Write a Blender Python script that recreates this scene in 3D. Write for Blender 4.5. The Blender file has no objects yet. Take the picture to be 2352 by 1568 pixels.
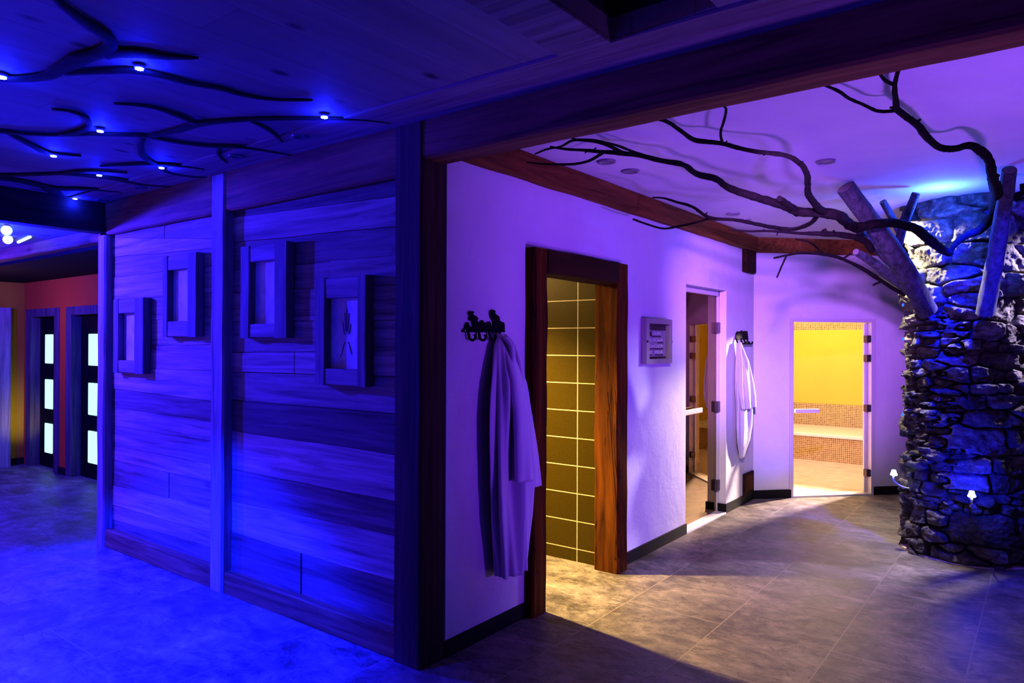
import bpy, bmesh, math, random
import numpy as np
from mathutils import Vector, Matrix, noise

random.seed(7)
S = bpy.context.scene
COL = S.collection
PI = math.pi

# ---------------------------------------------------------------- camera
FPX, W, H = 1630.3, 2352, 1568
yaw, pit, rol = math.radians(37.179), math.radians(.1706), math.radians(.2082)
Fv = Vector((-math.sin(yaw)*math.cos(pit), math.cos(yaw)*math.cos(pit), math.sin(pit)))
R0 = Vector((math.cos(yaw), math.sin(yaw), 0)); U0 = R0.cross(Fv)
Rv = math.cos(rol)*R0 + math.sin(rol)*U0
Uv = -math.sin(rol)*R0 + math.cos(rol)*U0
CP = Vector((0, 0, 1.62))
cd = bpy.data.cameras.new('camera'); cam = bpy.data.objects.new('camera', cd); COL.objects.link(cam)
m = Matrix((Rv, Uv, -Fv)).transposed().to_4x4(); m.translation = CP
cam.matrix_world = m
cd.sensor_width = 36; cd.lens = FPX/W*36; cd.clip_start = .05
S.camera = cam

def ray(x, y): return Fv + (x-W/2)/FPX*Rv + (H/2-y)/FPX*Uv
def at_z(x, y, z): r = ray(x, y); return CP + r*((z-CP.z)/r.z)
def at_y(x, y, Y): r = ray(x, y); return CP + r*(Y/r.y)
def at_x(x, y, X): r = ray(x, y); return CP + r*(X/r.x)
def at_d(x, y, d): return CP + ray(x, y)*d

# ---------------------------------------------------------------- helpers
def finish(bm, name, mat, parent=None, smooth=False, sharp=None):
    me = bpy.data.meshes.new(name)
    bmesh.ops.recalc_face_normals(bm, faces=bm.faces[:])
    if smooth:
        for f in bm.faces: f.smooth = True
    bm.to_mesh(me); bm.free()
    if mat is not None:
        for mm in (mat if isinstance(mat, (list, tuple)) else [mat]): me.materials.append(mm)
    o = bpy.data.objects.new(name, me); COL.objects.link(o)
    if sharp is not None:
        try: me.set_sharp_from_angle(angle=math.radians(sharp))
        except Exception: pass
    if parent is not None:
        o.parent = parent
        o.matrix_parent_inverse = world_of(parent).inverted()
    return o

def world_of(o):
    m = o.matrix_basis.copy()
    if o.parent is not None: m = world_of(o.parent) @ o.matrix_parent_inverse @ m
    return m

def tag(o, label=None, cat=None, group=None, kind=None):
    if label: o['label'] = label
    if cat: o['category'] = cat
    if group: o['group'] = group
    if kind: o['kind'] = kind
    return o

def thing(name, label, cat, loc, group=None):
    o = bpy.data.objects.new(name, None); COL.objects.link(o); o.location = loc
    o.empty_display_size = .1
    return tag(o, label, cat, group)

def struct(bm, name, mat, parent=None, **k):
    o = finish(bm, name, mat, parent, **k)
    if parent is None: o['kind'] = 'structure'
    return o

def dup(root, loc, label=None, group=None, rotz=None):
    r = root.copy(); COL.objects.link(r); r.location = loc
    if rotz is not None: r.rotation_euler = (0, 0, rotz)
    if label: r['label'] = label
    if group: r['group'] = group
    for ch in list(root.children):
        c = ch.copy(); COL.objects.link(c); c.parent = r; c.matrix_parent_inverse = ch.matrix_parent_inverse.copy()
        for g in list(ch.children):
            d = g.copy(); COL.objects.link(d); d.parent = c; d.matrix_parent_inverse = g.matrix_parent_inverse.copy()
    return r

def box(bm, x0, x1, y0, y1, z0, z1, bev=0):
    c = [(x, y, z) for x in (x0, x1) for y in (y0, y1) for z in (z0, z1)]
    v = [bm.verts.new(p) for p in c]
    fs = [bm.faces.new([v[i] for i in q]) for q in ((0,1,3,2),(4,6,7,5),(0,4,5,1),(2,3,7,6),(0,2,6,4),(1,5,7,3))]
    if bev:
        es = list({e for f in fs for e in f.edges})
        bmesh.ops.bevel(bm, geom=es, offset=bev, segments=2, affect='EDGES', profile=.6)
    return v

def obox(bm, o, ax, ay, az, bev=0):
    """box from origin o with edge vectors ax, ay, az"""
    o, ax, ay, az = map(Vector, (o, ax, ay, az))
    v = [bm.verts.new(o + ax*i + ay*j + az*k) for i in (0,1) for j in (0,1) for k in (0,1)]
    fs = [bm.faces.new([v[i] for i in q]) for q in ((0,1,3,2),(4,6,7,5),(0,4,5,1),(2,3,7,6),(0,2,6,4),(1,5,7,3))]
    if bev:
        es = list({e for f in fs for e in f.edges})
        bmesh.ops.bevel(bm, geom=es, offset=bev, segments=2, affect='EDGES', profile=.6)

def hewn(bm, x0, x1, y0, y1, z0, z1, amp=.006, n=14, seed=0, ch=.012):
    """rough-sawn timber: chamfered section swept along its longest axis with a wandering outline"""
    d = (x1-x0, y1-y0, z1-z0); a = d.index(max(d)); b, c = [i for i in range(3) if i != a]
    lo = (x0, y0, z0); hi = (x1, y1, z1)
    rings = []
    for i in range(n+1):
        t = lo[a] + d[a]*i/n
        pts = []
        sec = []
        k = ch
        for (u, v) in ((lo[b]+k, lo[c]), (hi[b]-k, lo[c]), (hi[b], lo[c]+k), (hi[b], hi[c]-k), (hi[b]-k, hi[c]), (lo[b]+k, hi[c]), (lo[b], hi[c]-k), (lo[b], lo[c]+k)):
            p = [0, 0, 0]; p[a] = t; p[b] = u; p[c] = v
            q = Vector((p[0]*1.7+seed*3.1, p[1]*1.7, p[2]*1.7))
            nz = noise.noise_vector(q*2.0)
            p[b] += nz[b]*amp; p[c] += nz[c]*amp
            pts.append(bm.verts.new(p))
        rings.append(pts)
    for r, s in zip(rings, rings[1:]):
        for j in range(8):
            bm.faces.new((r[j], r[(j+1) % 8], s[(j+1) % 8], s[j]))
    bm.faces.new(rings[0][::-1]); bm.faces.new(rings[-1])

def smooth_path(pts, rad, step):
    """Catmull-Rom resample"""
    P = [Vector(p) for p in pts]
    out, ro = [], []
    for i in range(len(P)-1):
        p0 = P[max(i-1, 0)]; p1 = P[i]; p2 = P[i+1]; p3 = P[min(i+2, len(P)-1)]
        n = max(2, int((p2-p1).length/step))
        for j in range(n):
            t = j/n
            q = .5*((2*p1) + (p2-p0)*t + (2*p0-5*p1+4*p2-p3)*t*t + (3*p1-p0-3*p2+p3)*t**3)
            out.append(q); ro.append(rad[i]*(1-t)+rad[i+1]*t)
    out.append(P[-1]); ro.append(rad[-1])
    return out, ro

def tube(bm, pts, rad, seg=10, rough=.0, freq=14., flat=1., step=None, seed=0, smooth=True):
    if smooth:
        pts, rad = smooth_path(pts, rad, step or max(.02, min(rad)*1.2+.012))
    else:
        pts = [Vector(p) for p in pts]
    rings = []
    up = Vector((0, 0, 1))
    nrm = None
    for i, p in enumerate(pts):
        t = (pts[min(i+1, len(pts)-1)] - pts[max(i-1, 0)]).normalized()
        if flat != 1.:
            a = t.cross(up); a = a.normalized() if a.length > 1e-4 else Vector((1, 0, 0)); b = up
        else:
            if nrm is None:
                nrm = t.cross(up)
                if nrm.length < .1: nrm = t.cross(Vector((1, 0, 0)))
                nrm.normalize()
            nrm = (nrm - t*nrm.dot(t)).normalized(); a = nrm; b = t.cross(a)
        r = rad[i]; ring = []
        for k in range(seg):
            th = 2*PI*k/seg
            rr = r
            if rough:
                q = p*freq + Vector((math.cos(th), math.sin(th), seed*2.3))*.9
                rr = r*(1 + rough*noise.noise(q) + rough*.6*noise.noise(q*2.7))
            ring.append(bm.verts.new(p + a*(math.cos(th)*rr) + b*(math.sin(th)*rr*(flat(r) if callable(flat) else flat))))
        rings.append(ring)
    for r, s in zip(rings, rings[1:]):
        for k in range(seg):
            bm.faces.new((r[k], r[(k+1) % seg], s[(k+1) % seg], s[k]))
    bm.faces.new(rings[0][::-1]); bm.faces.new(rings[-1])
    return rings

def lathe(bm, prof, seg=20, o=(0, 0, 0)):
    o = Vector(o); rings = []
    for r, z in prof:
        rings.append([bm.verts.new(o + Vector((max(r, 1e-4)*math.cos(2*PI*k/seg), max(r, 1e-4)*math.sin(2*PI*k/seg), z))) for k in range(seg)])
    for a, b in zip(rings, rings[1:]):
        for k in range(seg): bm.faces.new((a[k], a[(k+1) % seg], b[(k+1) % seg], b[k]))
    bm.faces.new(rings[0][::-1]); bm.faces.new(rings[-1])

def prism(bm, poly, depth_vec):
    d = Vector(depth_vec)
    a = [bm.verts.new(p) for p in poly]; b = [bm.verts.new(Vector(p)+d) for p in poly]
    n = len(a)
    bm.faces.new(a[::-1]); bm.faces.new(b)
    for i in range(n): bm.faces.new((a[i], a[(i+1) % n], b[(i+1) % n], b[i]))

BM = bmesh.new

# ---------------------------------------------------------------- materials
class N:
    def __init__(s, name):
        s.m = bpy.data.materials.new(name); s.m.use_nodes = True
        s.t = s.m.node_tree; s.t.nodes.clear()
        s.out = s.n('ShaderNodeOutputMaterial')
    def n(s, typ, **k):
        o = s.t.nodes.new(typ)
        for a, v in k.items(): setattr(o, a, v)
        return o
    def l(s, a, b): s.t.links.new(a, b)
    def coord(s, kind='Object', scale=(1, 1, 1), rot=(0, 0, 0), loc=(0, 0, 0)):
        tc = s.n('ShaderNodeTexCoord'); mp = s.n('ShaderNodeMapping')
        mp.inputs['Scale'].default_value = scale; mp.inputs['Rotation'].default_value = rot; mp.inputs['Location'].default_value = loc
        s.l(tc.outputs[kind], mp.inputs['Vector']); return mp.outputs['Vector']
    def noise(s, vec, scale, detail=6, rough=.55, dist=0.):
        o = s.n('ShaderNodeTexNoise'); o.inputs['Scale'].default_value = scale; o.inputs['Detail'].default_value = detail
        o.inputs['Roughness'].default_value = rough; o.inputs['Distortion'].default_value = dist
        if vec is not None: s.l(vec, o.inputs['Vector'])
        return o.outputs['Fac']
    def ramp(s, fac, stops, interp='LINEAR'):
        o = s.n('ShaderNodeValToRGB'); e = o.color_ramp.elements; o.color_ramp.interpolation = interp
        while len(e) < len(stops): e.new(.5)
        for el, (p, c) in zip(e, stops):
            el.position = p; el.color = (*c, 1) if len(c) == 3 else c
        s.l(fac, o.inputs['Fac']); return o.outputs['Color']
    def mix(s, fac, a, b, mode='MIX'):
        o = s.n('ShaderNodeMix', data_type='RGBA', blend_type=mode)
        for v, i in ((fac, 0), (a, 6), (b, 7)):
            if hasattr(v, 'links') or hasattr(v, 'is_linked'): s.l(v, o.inputs[i])
            else: o.inputs[i].default_value = v if i == 0 else (*v, 1)
        return o.outputs[2]
    def math(s, op, a, b=0., c=0.):
        o = s.n('ShaderNodeMath', operation=op)
        for i, v in enumerate((a, b, c)):
            if hasattr(v, 'is_linked'): s.l(v, o.inputs[i])
            else: o.inputs[i].default_value = v
        return o.outputs[0]
    def bsdf(s, col, rough=.6, bump=None, bstr=.3, bdist=.01, metal=0., spec=.5, sheen=0.):
        b = s.n('ShaderNodeBsdfPrincipled')
        if hasattr(col, 'is_linked'): s.l(col, b.inputs['Base Color'])
        else: b.inputs['Base Color'].default_value = (*col, 1)
        if hasattr(rough, 'is_linked'): s.l(rough, b.inputs['Roughness'])
        else: b.inputs['Roughness'].default_value = rough
        b.inputs['Metallic'].default_value = metal; b.inputs['Specular IOR Level'].default_value = spec
        if sheen: b.inputs['Sheen Weight'].default_value = sheen
        if bump is not None:
            bp = s.n('ShaderNodeBump'); bp.inputs['Strength'].default_value = bstr; bp.inputs['Distance'].default_value = bdist
            s.l(bump, bp.inputs['Height']); s.l(bp.outputs[0], b.inputs['Normal'])
        s.l(b.outputs[0], s.out.inputs[0]); return b

def m_plain(name, col, rough=.6, metal=0., spec=.5):
    n = N(name); n.bsdf(col, rough, metal=metal, spec=spec); return n.m

def m_emit(name, col, st):
    n = N(name); e = n.n('ShaderNodeEmission'); e.inputs[0].default_value = (*col, 1); e.inputs[1].default_value = st
    n.l(e.outputs[0], n.out.inputs[0]); return n.m

def m_wood(name, dark, light, axis, rough=.75, knots=.5, attr=None, fine=1., bstr=.5, cracks=False):
    """weathered timber, grain along axis (0,1,2)"""
    n = N(name)
    sc = [22*fine, 22*fine, 22*fine]; sc[axis] = 1.1
    v = n.coord('Object', tuple(sc))
    g = n.noise(v, 1., 8, .62, .8)
    sc2 = [5., 5., 5.]; sc2[axis] = .7
    g2 = n.noise(n.coord('Object', tuple(sc2)), 1., 4, .6, .4)
    c = n.ramp(g, [(.28, dark), (.72, light)])
    c = n.mix(.55, c, n.ramp(g2, [(.3, (.30,)*3), (.7, (1.,)*3)]), 'MULTIPLY')
    if knots:
        sk = [4.2, 4.2, 4.2]; sk[axis] = 1.6
        vo = n.n('ShaderNodeTexVoronoi', feature='F1'); n.l(n.coord('Object', tuple(sk)), vo.inputs['Vector']); vo.inputs['Scale'].default_value = 1.; vo.inputs['Randomness'].default_value = 1.
        k = n.ramp(vo.outputs['Distance'], [(.03, (1-knots,)*3), (.13, (1., 1., 1.))])
        c = n.mix(1., c, k, 'MULTIPLY')
    if cracks:
        sk = [4.5, 4.5, 4.5]; sk[axis] = .35
        w_ = n.noise(n.coord('Object', tuple(sk)), 1., 5, .6, 1.2)
        cr = n.ramp(w_, [(.491, (1, 1, 1)), (.5, (.12, .10, .09)), (.509, (1, 1, 1))])
        c = n.mix(1., c, cr, 'MULTIPLY')
        g = n.math('ADD', g, cr)
    if attr:
        a = n.n('ShaderNodeAttribute'); a.attribute_name = attr
        c = n.mix(1., c, a.outputs['Color'], 'MULTIPLY')
    n.bsdf(c, rough, g, bstr, .006, spec=.08)
    return n.m

M = {}
M['plank'] = m_wood('weathered_planks', (.16, .12, .095), (.70, .54, .44), 0, attr='tone', knots=.6)
M['post'] = m_wood('weathered_post_wood', (.16, .125, .11), (.55, .46, .42), 2, knots=.5)
M['beamx'] = m_wood('old_beam_wood_x', (.08, .03, .012), (.34, .15, .06), 0, knots=.5)
M['beamy'] = m_wood('old_beam_wood_y', (.07, .026, .006), (.34, .13, .03), 1, knots=.5)
M['beamz'] = m_wood('old_beam_wood_z', (.016, .0045, .0005), (.22, .062, .004), 2, knots=.6, fine=.7, bstr=.9, cracks=True)
M['framex'] = m_wood('dark_frame_wood', (.010, .004, .0015), (.06, .022, .006), 1, knots=.4)
M['darkpost'] = m_wood('dark_post_wood', (.03, .014, .012), (.12, .055, .045), 2, knots=.5)
M['darkbeam'] = m_wood('dark_beam_wood', (.012, .010, .010), (.05, .04, .035), 1, knots=.3)
M['picx'] = m_wood('picture_wood_x', (.16, .12, .11), (.46, .38, .35), 0, knots=.4)
M['picz'] = m_wood('picture_wood_z', (.10, .075, .075), (.32, .25, .25), 2, knots=.4)
M['ceilwood'] = None

# ceiling of the timber room: wide boards running away, knots
n = N('ceiling_boards')
bx = n.n('ShaderNodeTexBrick'); bx.offset = .37; bx.offset_frequency = 2
bx.inputs['Scale'].default_value = 1.; bx.inputs['Brick Width'].default_value = 3.2; bx.inputs['Row Height'].default_value = .24
bx.inputs['Mortar Size'].default_value = .0025; bx.inputs['Color1'].default_value = (.8, .8, .8, 1); bx.inputs['Color2'].default_value = (1, 1, 1, 1); bx.inputs['Mortar'].default_value = (.55, .55, .55, 1)
n.l(n.coord('Object', (1, 1, 1), (0, 0, PI/2), (.15, 0, 0)), bx.inputs['Vector'])
g = n.noise(n.coord('Object', (16, .9, 16)), 1., 7, .6, .9)
c = n.ramp(g, [(.2, (.24, .19, .17)), (.8, (.36, .30, .27))])
c = n.mix(1., c, bx.outputs['Color'], 'MULTIPLY')
vo = n.n('ShaderNodeTexVoronoi'); n.l(n.coord('Object', (5.2, 2.9, 4.)), vo.inputs['Vector']); vo.inputs['Scale'].default_value = 1.
c = n.mix(1., c, n.ramp(vo.outputs['Distance'], [(.07, (.10, .08, .08)), (.17, (1, 1, 1))]), 'MULTIPLY')
c = n.mix(.5, c, n.ramp(n.noise(n.coord('Object', (2.2, .5, 1)), 1., 4, .6, .5), [(.35, (.45, .40, .5)), (.65, (1, 1, 1))]), 'MULTIPLY')
n.bsdf(c, .7, g, .2, .004, spec=.3)
M['ceilwood'] = n.m

# plaster
def m_plaster(name, col, amp=.5, scale=5.):
    n = N(name)
    a = n.noise(n.coord('Object'), scale, 8, .6, .3)
    b = n.noise(n.coord('Object'), 38., 4, .6)
    h = n.math('ADD', a, n.math('MULTIPLY', b, .25))
    c = n.mix(n.ramp(n.noise(n.coord('Object'), 1.7, 6, .65), [(.3, (0,)*3), (.75, (1,)*3)]), tuple(x*.86 for x in col), col)
    n.bsdf(c, .85, h, amp, .02, spec=.2); return n.m
M['plaster'] = m_plaster('white_plaster', (.86, .84, .83))
M['plasterceil'] = m_plaster('ceiling_plaster', (.80, .78, .80), .12, 2.5)
M['orangewall'] = m_plaster('orange_wall_paint', (.62, .13, .012), .15)
M['yellowwall'] = m_plaster('yellow_wall_paint', (.62, .40, .01), .15)
M['steamyellow'] = m_plaster('steam_room_yellow', (.97, .58, .06), .05)

# slate floor tiles
n = N('slate_floor_tiles')
br = n.n('ShaderNodeTexBrick'); br.offset = .5; br.offset_frequency = 2; br.squash = 1
br.inputs['Scale'].default_value = 1.; br.inputs['Brick Width'].default_value = 1.2; br.inputs['Row Height'].default_value = .597
br.inputs['Mortar Size'].default_value = .0035; br.inputs['Mortar Smooth'].default_value = .1; br.inputs['Bias'].default_value = 0.
br.inputs['Color1'].default_value = (0, 0, 0, 1); br.inputs['Color2'].default_value = (1, 1, 1, 1); br.inputs['Mortar'].default_value = (.5, .5, .5, 1)
FLOOR_V = n.coord('Object', (1, 1, 1), (0, 0, PI/2), (.42, -.27+.597*9, 0))
n.l(FLOOR_V, br.inputs['Vector'])
tile = n.n('ShaderNodeSeparateColor'); n.l(br.outputs['Color'], tile.inputs[0])
tf = tile.outputs[0]
mpv = n.n('ShaderNodeVectorMath', operation='MULTIPLY_ADD')
comb = n.n('ShaderNodeCombineXYZ'); n.l(n.math('MULTIPLY', tf, 9.), comb.inputs[0]); n.l(n.math('MULTIPLY', tf, 5.), comb.inputs[1])
va = n.coord('Object', (2.2, 3.0, 1), (0, 0, -.3))
n.l(va, mpv.inputs[0]); mpv.inputs[1].default_value = (1, 1, 1); n.l(comb.outputs[0], mpv.inputs[2])
g1 = n.noise(mpv.outputs[0], .9, 10, .70, 1.0)
g2 = n.noise(mpv.outputs[0], 4.2, 9, .74, .7)
g3 = n.noise(n.coord('Object'), .9, 3, .5)
g3 = n.noise(n.coord('Object', (1, 1, 1)), 2.3, 5, .6, .5)
gg = n.math('ADD', n.math('ADD', n.math('MULTIPLY', g1, .50), n.math('MULTIPLY', g2, .34)), n.math('MULTIPLY', g3, .16))
c = n.ramp(gg, [(.37, (.024, .021, .019)), (.45, (.085, .073, .065)), (.51, (.175, .15, .128)), (.57, (.28, .24, .20)), (.68, (.52, .45, .39))])
vn = n.noise(n.coord('Object', (1.2, 3.2, 1), (0, 0, -.45)), 1.5, 7, .6, .6)
c = n.mix(1., c, n.ramp(vn, [(.488, (1, 1, 1)), (.5, (.40, .37, .36)), (.512, (1, 1, 1))]), 'MULTIPLY')
c = n.mix(n.math('MULTIPLY', tf, .35), c, (.10, .088, .076), 'MIX')
c = n.mix(br.outputs['Fac'], c, (.23, .195, .16))
ht = n.math('SUBTRACT', gg, n.math('MULTIPLY', br.outputs['Fac'], .6))
rr = n.math('MULTIPLY_ADD', gg, .35, .30)
n.bsdf(c, rr, ht, .45, .008, spec=.22)
M['floor'] = n.m

# brown wall tiles of the shower room
n = N('brown_wall_tiles')
bt = n.n('ShaderNodeTexBrick'); bt.offset = 0.; bt.inputs['Scale'].default_value = 1.
bt.inputs['Brick Width'].default_value = .40; bt.inputs['Row Height'].default_value = .2055; bt.inputs['Mortar Size'].default_value = .0035
bt.inputs['Color1'].default_value = (.048, .031, .0008, 1); bt.inputs['Color2'].default_value = (.040, .026, .0006, 1); bt.inputs['Mortar'].default_value = (.75, .65, .42, 1)
n.l(n.coord('Object', (1, 1, 1), (-PI/2, 0, 0), (2.803, -.094+.2055, 0)), bt.inputs['Vector'])
sp = n.noise(n.coord('Object'), 60, 3, .6)
c = n.mix(.4, bt.outputs['Color'], n.ramp(sp, [(.3, (.6,)*3), (.7, (1.2,)*3)]), 'MULTIPLY')
n.bsdf(c, .45, bt.outputs['Fac'], -.3, .003, spec=.12)
M['showertile'] = n.m

def m_mosaic(name, rot, c1, c2, mortar):
    n = N(name)
    b = n.n('ShaderNodeTexBrick'); b.offset = 0.; b.inputs['Scale'].default_value = 1.
    b.inputs['Brick Width'].default_value = .026; b.inputs['Row Height'].default_value = .026; b.inputs['Mortar Size'].default_value = .0028
    b.inputs['Color1'].default_value = (*c1, 1); b.inputs['Color2'].default_value = (*c2, 1); b.inputs['Mortar'].default_value = (*mortar, 1)
    n.l(n.coord('Object', (1, 1, 1), rot), b.inputs['Vector'])
    n.bsdf(b.outputs['Color'], .3, spec=.4); return n.m
M['mosaicy'] = m_mosaic('brown_mosaic', (-PI/2, 0, 0), (.34, .20, .055), (.15, .08, .02), (.72, .56, .27))
M['steamfloor'] = None
n = N('steam_room_floor')
g = n.noise(n.coord('Object', (3, 9, 1)), 1.6, 7, .65, .6)
c = n.ramp(g, [(.3, (.60, .38, .22)), (.6, (.86, .66, .48)), (.8, (.95, .82, .66))])
n.bsdf(c, .35); M['steamfloor'] = n.m
M['bench'] = m_plain('cream_bench', (.97, .90, .62), .35)

M['branch'] = None
n = N('dark_bark')
g = n.noise(n.coord('Object', (30, 30, 30)), 1., 6, .65)
n.bsdf(n.ramp(g, [(.3, (.004, .003, .003)), (.75, (.014, .010, .009))]), .9, g, .8, .01, spec=.05); M['branch'] = n.m
n = N('log_bark')
g = n.noise(n.coord('Object', (26, 26, 9)), 1., 7, .65, .5)
n.bsdf(n.ramp(g, [(.3, (.012, .013, .016)), (.75, (.10, .10, .125))]), .8, g, .9, .012, spec=.2); M['log'] = n.m
M['logend'] = m_plain('sawn_log_end', (.16, .14, .13), .8)
n = N('silhouette_branch_wood')
g = n.noise(n.coord('Object', (14, 14, 14)), 1., 5, .6)
n.bsdf(n.ramp(g, [(.3, (.008, .007, .007)), (.8, (.03, .026, .026))]), .85, spec=.15); M['ceilbranch'] = n.m

# stone
n = N('rough_stone')
a = n.n('ShaderNodeAttribute'); a.attribute_name = 'tone'
g = n.noise(n.coord('Object', (9, 9, 16)), 1., 9, .68, .5)
g2 = n.noise(n.coord('Object'), 45, 6, .65)
c = n.ramp(g, [(.30, (.012, .010, .009)), (.5, (.08, .07, .063)), (.75, (.30, .275, .25))])
c = n.mix(1., c, a.outputs['Color'], 'MULTIPLY')
n.bsdf(c, .75, n.math('ADD', g, n.math('MULTIPLY', g2, .5)), .8, .02, spec=.3); M['stone'] = n.m

def m_terry(name, col):
    n = N(name)
    g = n.noise(n.coord('Object'), 260, 3, .6); g2 = n.noise(n.coord('Object'), 14, 4, .6)
    n.bsdf(n.mix(g2, tuple(x*.9 for x in col), col), .95, n.math('ADD', g, g2), .35, .004, spec=.1, sheen=.35); return n.m
M['robe'] = m_terry('white_terry_robe', (.86, .85, .85))
M['towel'] = m_terry('white_terry_towel', (.60, .60, .60))
M['iron'] = m_plain('black_iron', (.006, .006, .007), .7, 0., .05)
M['baseboard'] = m_plain('dark_slate_baseboard', (.006, .005, .007), .6, 0, .15)
M['chrome'] = m_plain('brushed_metal', (.55, .55, .58), .3, .9)
M['hinge'] = m_plain('dark_hinge_metal', (.10, .07, .10), .4, .6)
M['alum'] = m_plain('pale_door_frame', (.70, .66, .66), .4)
M['white'] = m_plain('white_sill', (.85, .83, .80), .35)
M['handlewood'] = m_plain('pale_wood_handle', (.72, .58, .46), .5)
M['black'] = m_plain('black_recess', (.004, .004, .005), .8)
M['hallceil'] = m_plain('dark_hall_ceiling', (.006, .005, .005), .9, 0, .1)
M['doordark'] = m_plain('black_door_leaf', (.003, .003, .003), .6, 0, .1)
M['silver'] = m_plain('silver_sign_frame', (.42, .34, .38), .4, .3)
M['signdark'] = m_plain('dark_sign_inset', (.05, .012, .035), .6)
M['signpanel'] = m_plain('grey_sign_panel', (.34, .24, .33), .5)
M['letter'] = m_plain('pale_letters', (.80, .74, .78), .5)
M['picpaper'] = None
n = N('plaster_picture_panel')
g = n.noise(n.coord('Object', (9, 9, 6)), 1., 6, .6, .6)
n.bsdf(n.ramp(g, [(.3, (.42, .40, .42)), (.7, (.74, .72, .74))]), .8, g, .3, .01); M['picpaper'] = n.m
M['drawing'] = m_plain('dark_drawn_lines', (.14, .10, .10), .9)
M['dlring'] = m_plain('downlight_ring', (.22, .18, .24), .4, .3)
M['dlglass'] = m_plain('downlight_lens', (.30, .24, .34), .25)
M['dlblue'] = m_plain('downlight_cup', (.05, .05, .08), .4)
M['ledglow'] = m_emit('led_star_glow', (.55, .85, 1.), 14.)
M['ledrim'] = m_plain('led_clear_rim', (.35, .42, .75), .3)
M['mushglow'] = m_emit('bell_lamp_glow', (.62, .92, 1.), 9.)
M['bulbblue'] = m_emit('blue_led_bulb', (.01, .05, 1.), 5.)
M['spotglow'] = m_emit('spot_lamp_glow', (.45, .85, 1.), 2.6)
M['pane'] = None
n = N('glowing_door_pane')
g = n.coord('Object')
e = n.n('ShaderNodeEmission'); e.inputs[0].default_value = (.48, .93, .92, 1); e.inputs[1].default_value = 1.5
n.l(e.outputs[0], n.out.inputs[0]); M['pane'] = n.m

def m_glass(name, tint, refl=(.9,)*3, ior=1.5):
    n = N(name)
    tr = n.n('ShaderNodeBsdfTransparent'); tr.inputs[0].default_value = (*tint, 1)
    gl = n.n('ShaderNodeBsdfGlossy'); gl.inputs['Roughness'].default_value = .01; gl.inputs[0].default_value = (*refl, 1)
    fr = n.n('ShaderNodeFresnel'); fr.inputs[0].default_value = ior
    mx = n.n('ShaderNodeMixShader'); ge = n.n('ShaderNodeNewGeometry'); n.l(n.math('MULTIPLY', fr.outputs[0], n.math('SUBTRACT', 1., ge.outputs['Backfacing'])), mx.inputs[0]); n.l(tr.outputs[0], mx.inputs[1]); n.l(gl.outputs[0], mx.inputs[2])
    n.l(mx.outputs[0], n.out.inputs[0]); return n.m
M['glassclear'] = m_glass('clear_door_glass', (.97, .95, .93), (.5,)*3)
M['glassbrown'] = m_glass('brown_tinted_glass', (.48, .24, .15), (1., .72, .42), 2.0)
M['saunawood'] = m_wood('sauna_lining', (.16, .06, .02), (.34, .15, .06), 2, knots=.3)
M['saunabench'] = m_wood('sauna_bench_wood', (.22, .09, .05), (.45, .22, .14), 0, knots=.3)

# ---------------------------------------------------------------- key planes
YW = 2.535        # front of the timber posts / header
YP = 2.590        # face of the wall planks
XW = -2.485       # white plaster wall
ZC = 2.735        # ceilings
A45 = math.radians(46.5)
D45 = Vector((math.cos(A45), math.sin(A45), 0)); N45 = Vector((math.sin(A45), -math.cos(A45), 0))
P45 = Vector((XW, 7.478, 0))
def w45(s, z, off=0.): return P45 + D45*s + N45*off + Vector((0, 0, z))

# ---------------------------------------------------------------- setting
bm = BM(); box(bm, -13, 3.2, -4.2, 12.5, -.12, 0)
struct(bm, 'floor', M['floor'])

# timber-room ceiling with a dark recess at the upper right
bm = BM()
hx0, hx1, hy0, hy1 = -1.285, -.88, .2, 2.286
for (a, b, c, d) in ((-6.1, hx0, -4.2, YW+.1), (hx1, 3.2, -4.2, YW+.1), (hx0, hx1, hy1, YW+.1), (hx0, hx1, -4.2, hy0)):
    box(bm, a, b, c, d, ZC, ZC+.08)
struct(bm, 'ceiling', M['ceilwood'])
bm = BM()
box(bm, hx0-.02, hx1+.02, hy0-.02, hy1+.02, ZC+.25, ZC+.3)
for (a, b, c, d) in ((hx0-.02, hx0, hy0, hy1), (hx1, hx1+.02, hy0, hy1), (hx0, hx1, hy1, hy1+.02), (hx0, hx1, hy0-.02, hy0)):
    box(bm, a, b, c, d, ZC+.08, ZC+.3)
struct(bm, 'ceiling_recess', M['black'])
# boards bordering the ceiling (along the header, and a second pair framing the recess)
bm = BM()
box(bm, -6.0, hx0-.22, YW-.26, YW-.005, ZC-.012, ZC+.002)
box(bm, hx0-.22, hx0, -3.0, YW-.005, ZC-.012, ZC+.002)
box(bm, hx0, 3.0, hy1, YW-.005, ZC-.012, ZC+.002)
struct(bm, 'trim_1', m_wood('ceiling_border_boards', (.17, .12, .11), (.42, .33, .30), 0, knots=.5))
# plaster ceiling beyond the header
bm = BM(); box(bm, -2.7, 3.2, YW+.1, 12.5, ZC+.005, ZC+.08)
struct(bm, 'ceiling_plaster', M['plasterceil'])
# lower ceiling of the bay on the left and dark ceiling of the hall
bm = BM(); box(bm, -13, -6.1, -4.2, YW, 2.53, 2.62)
struct(bm, 'ceiling_bay', M['ceilwood'])
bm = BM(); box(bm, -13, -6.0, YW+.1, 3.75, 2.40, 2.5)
struct(bm, 'ceiling_hall', M['hallceil'])

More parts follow.
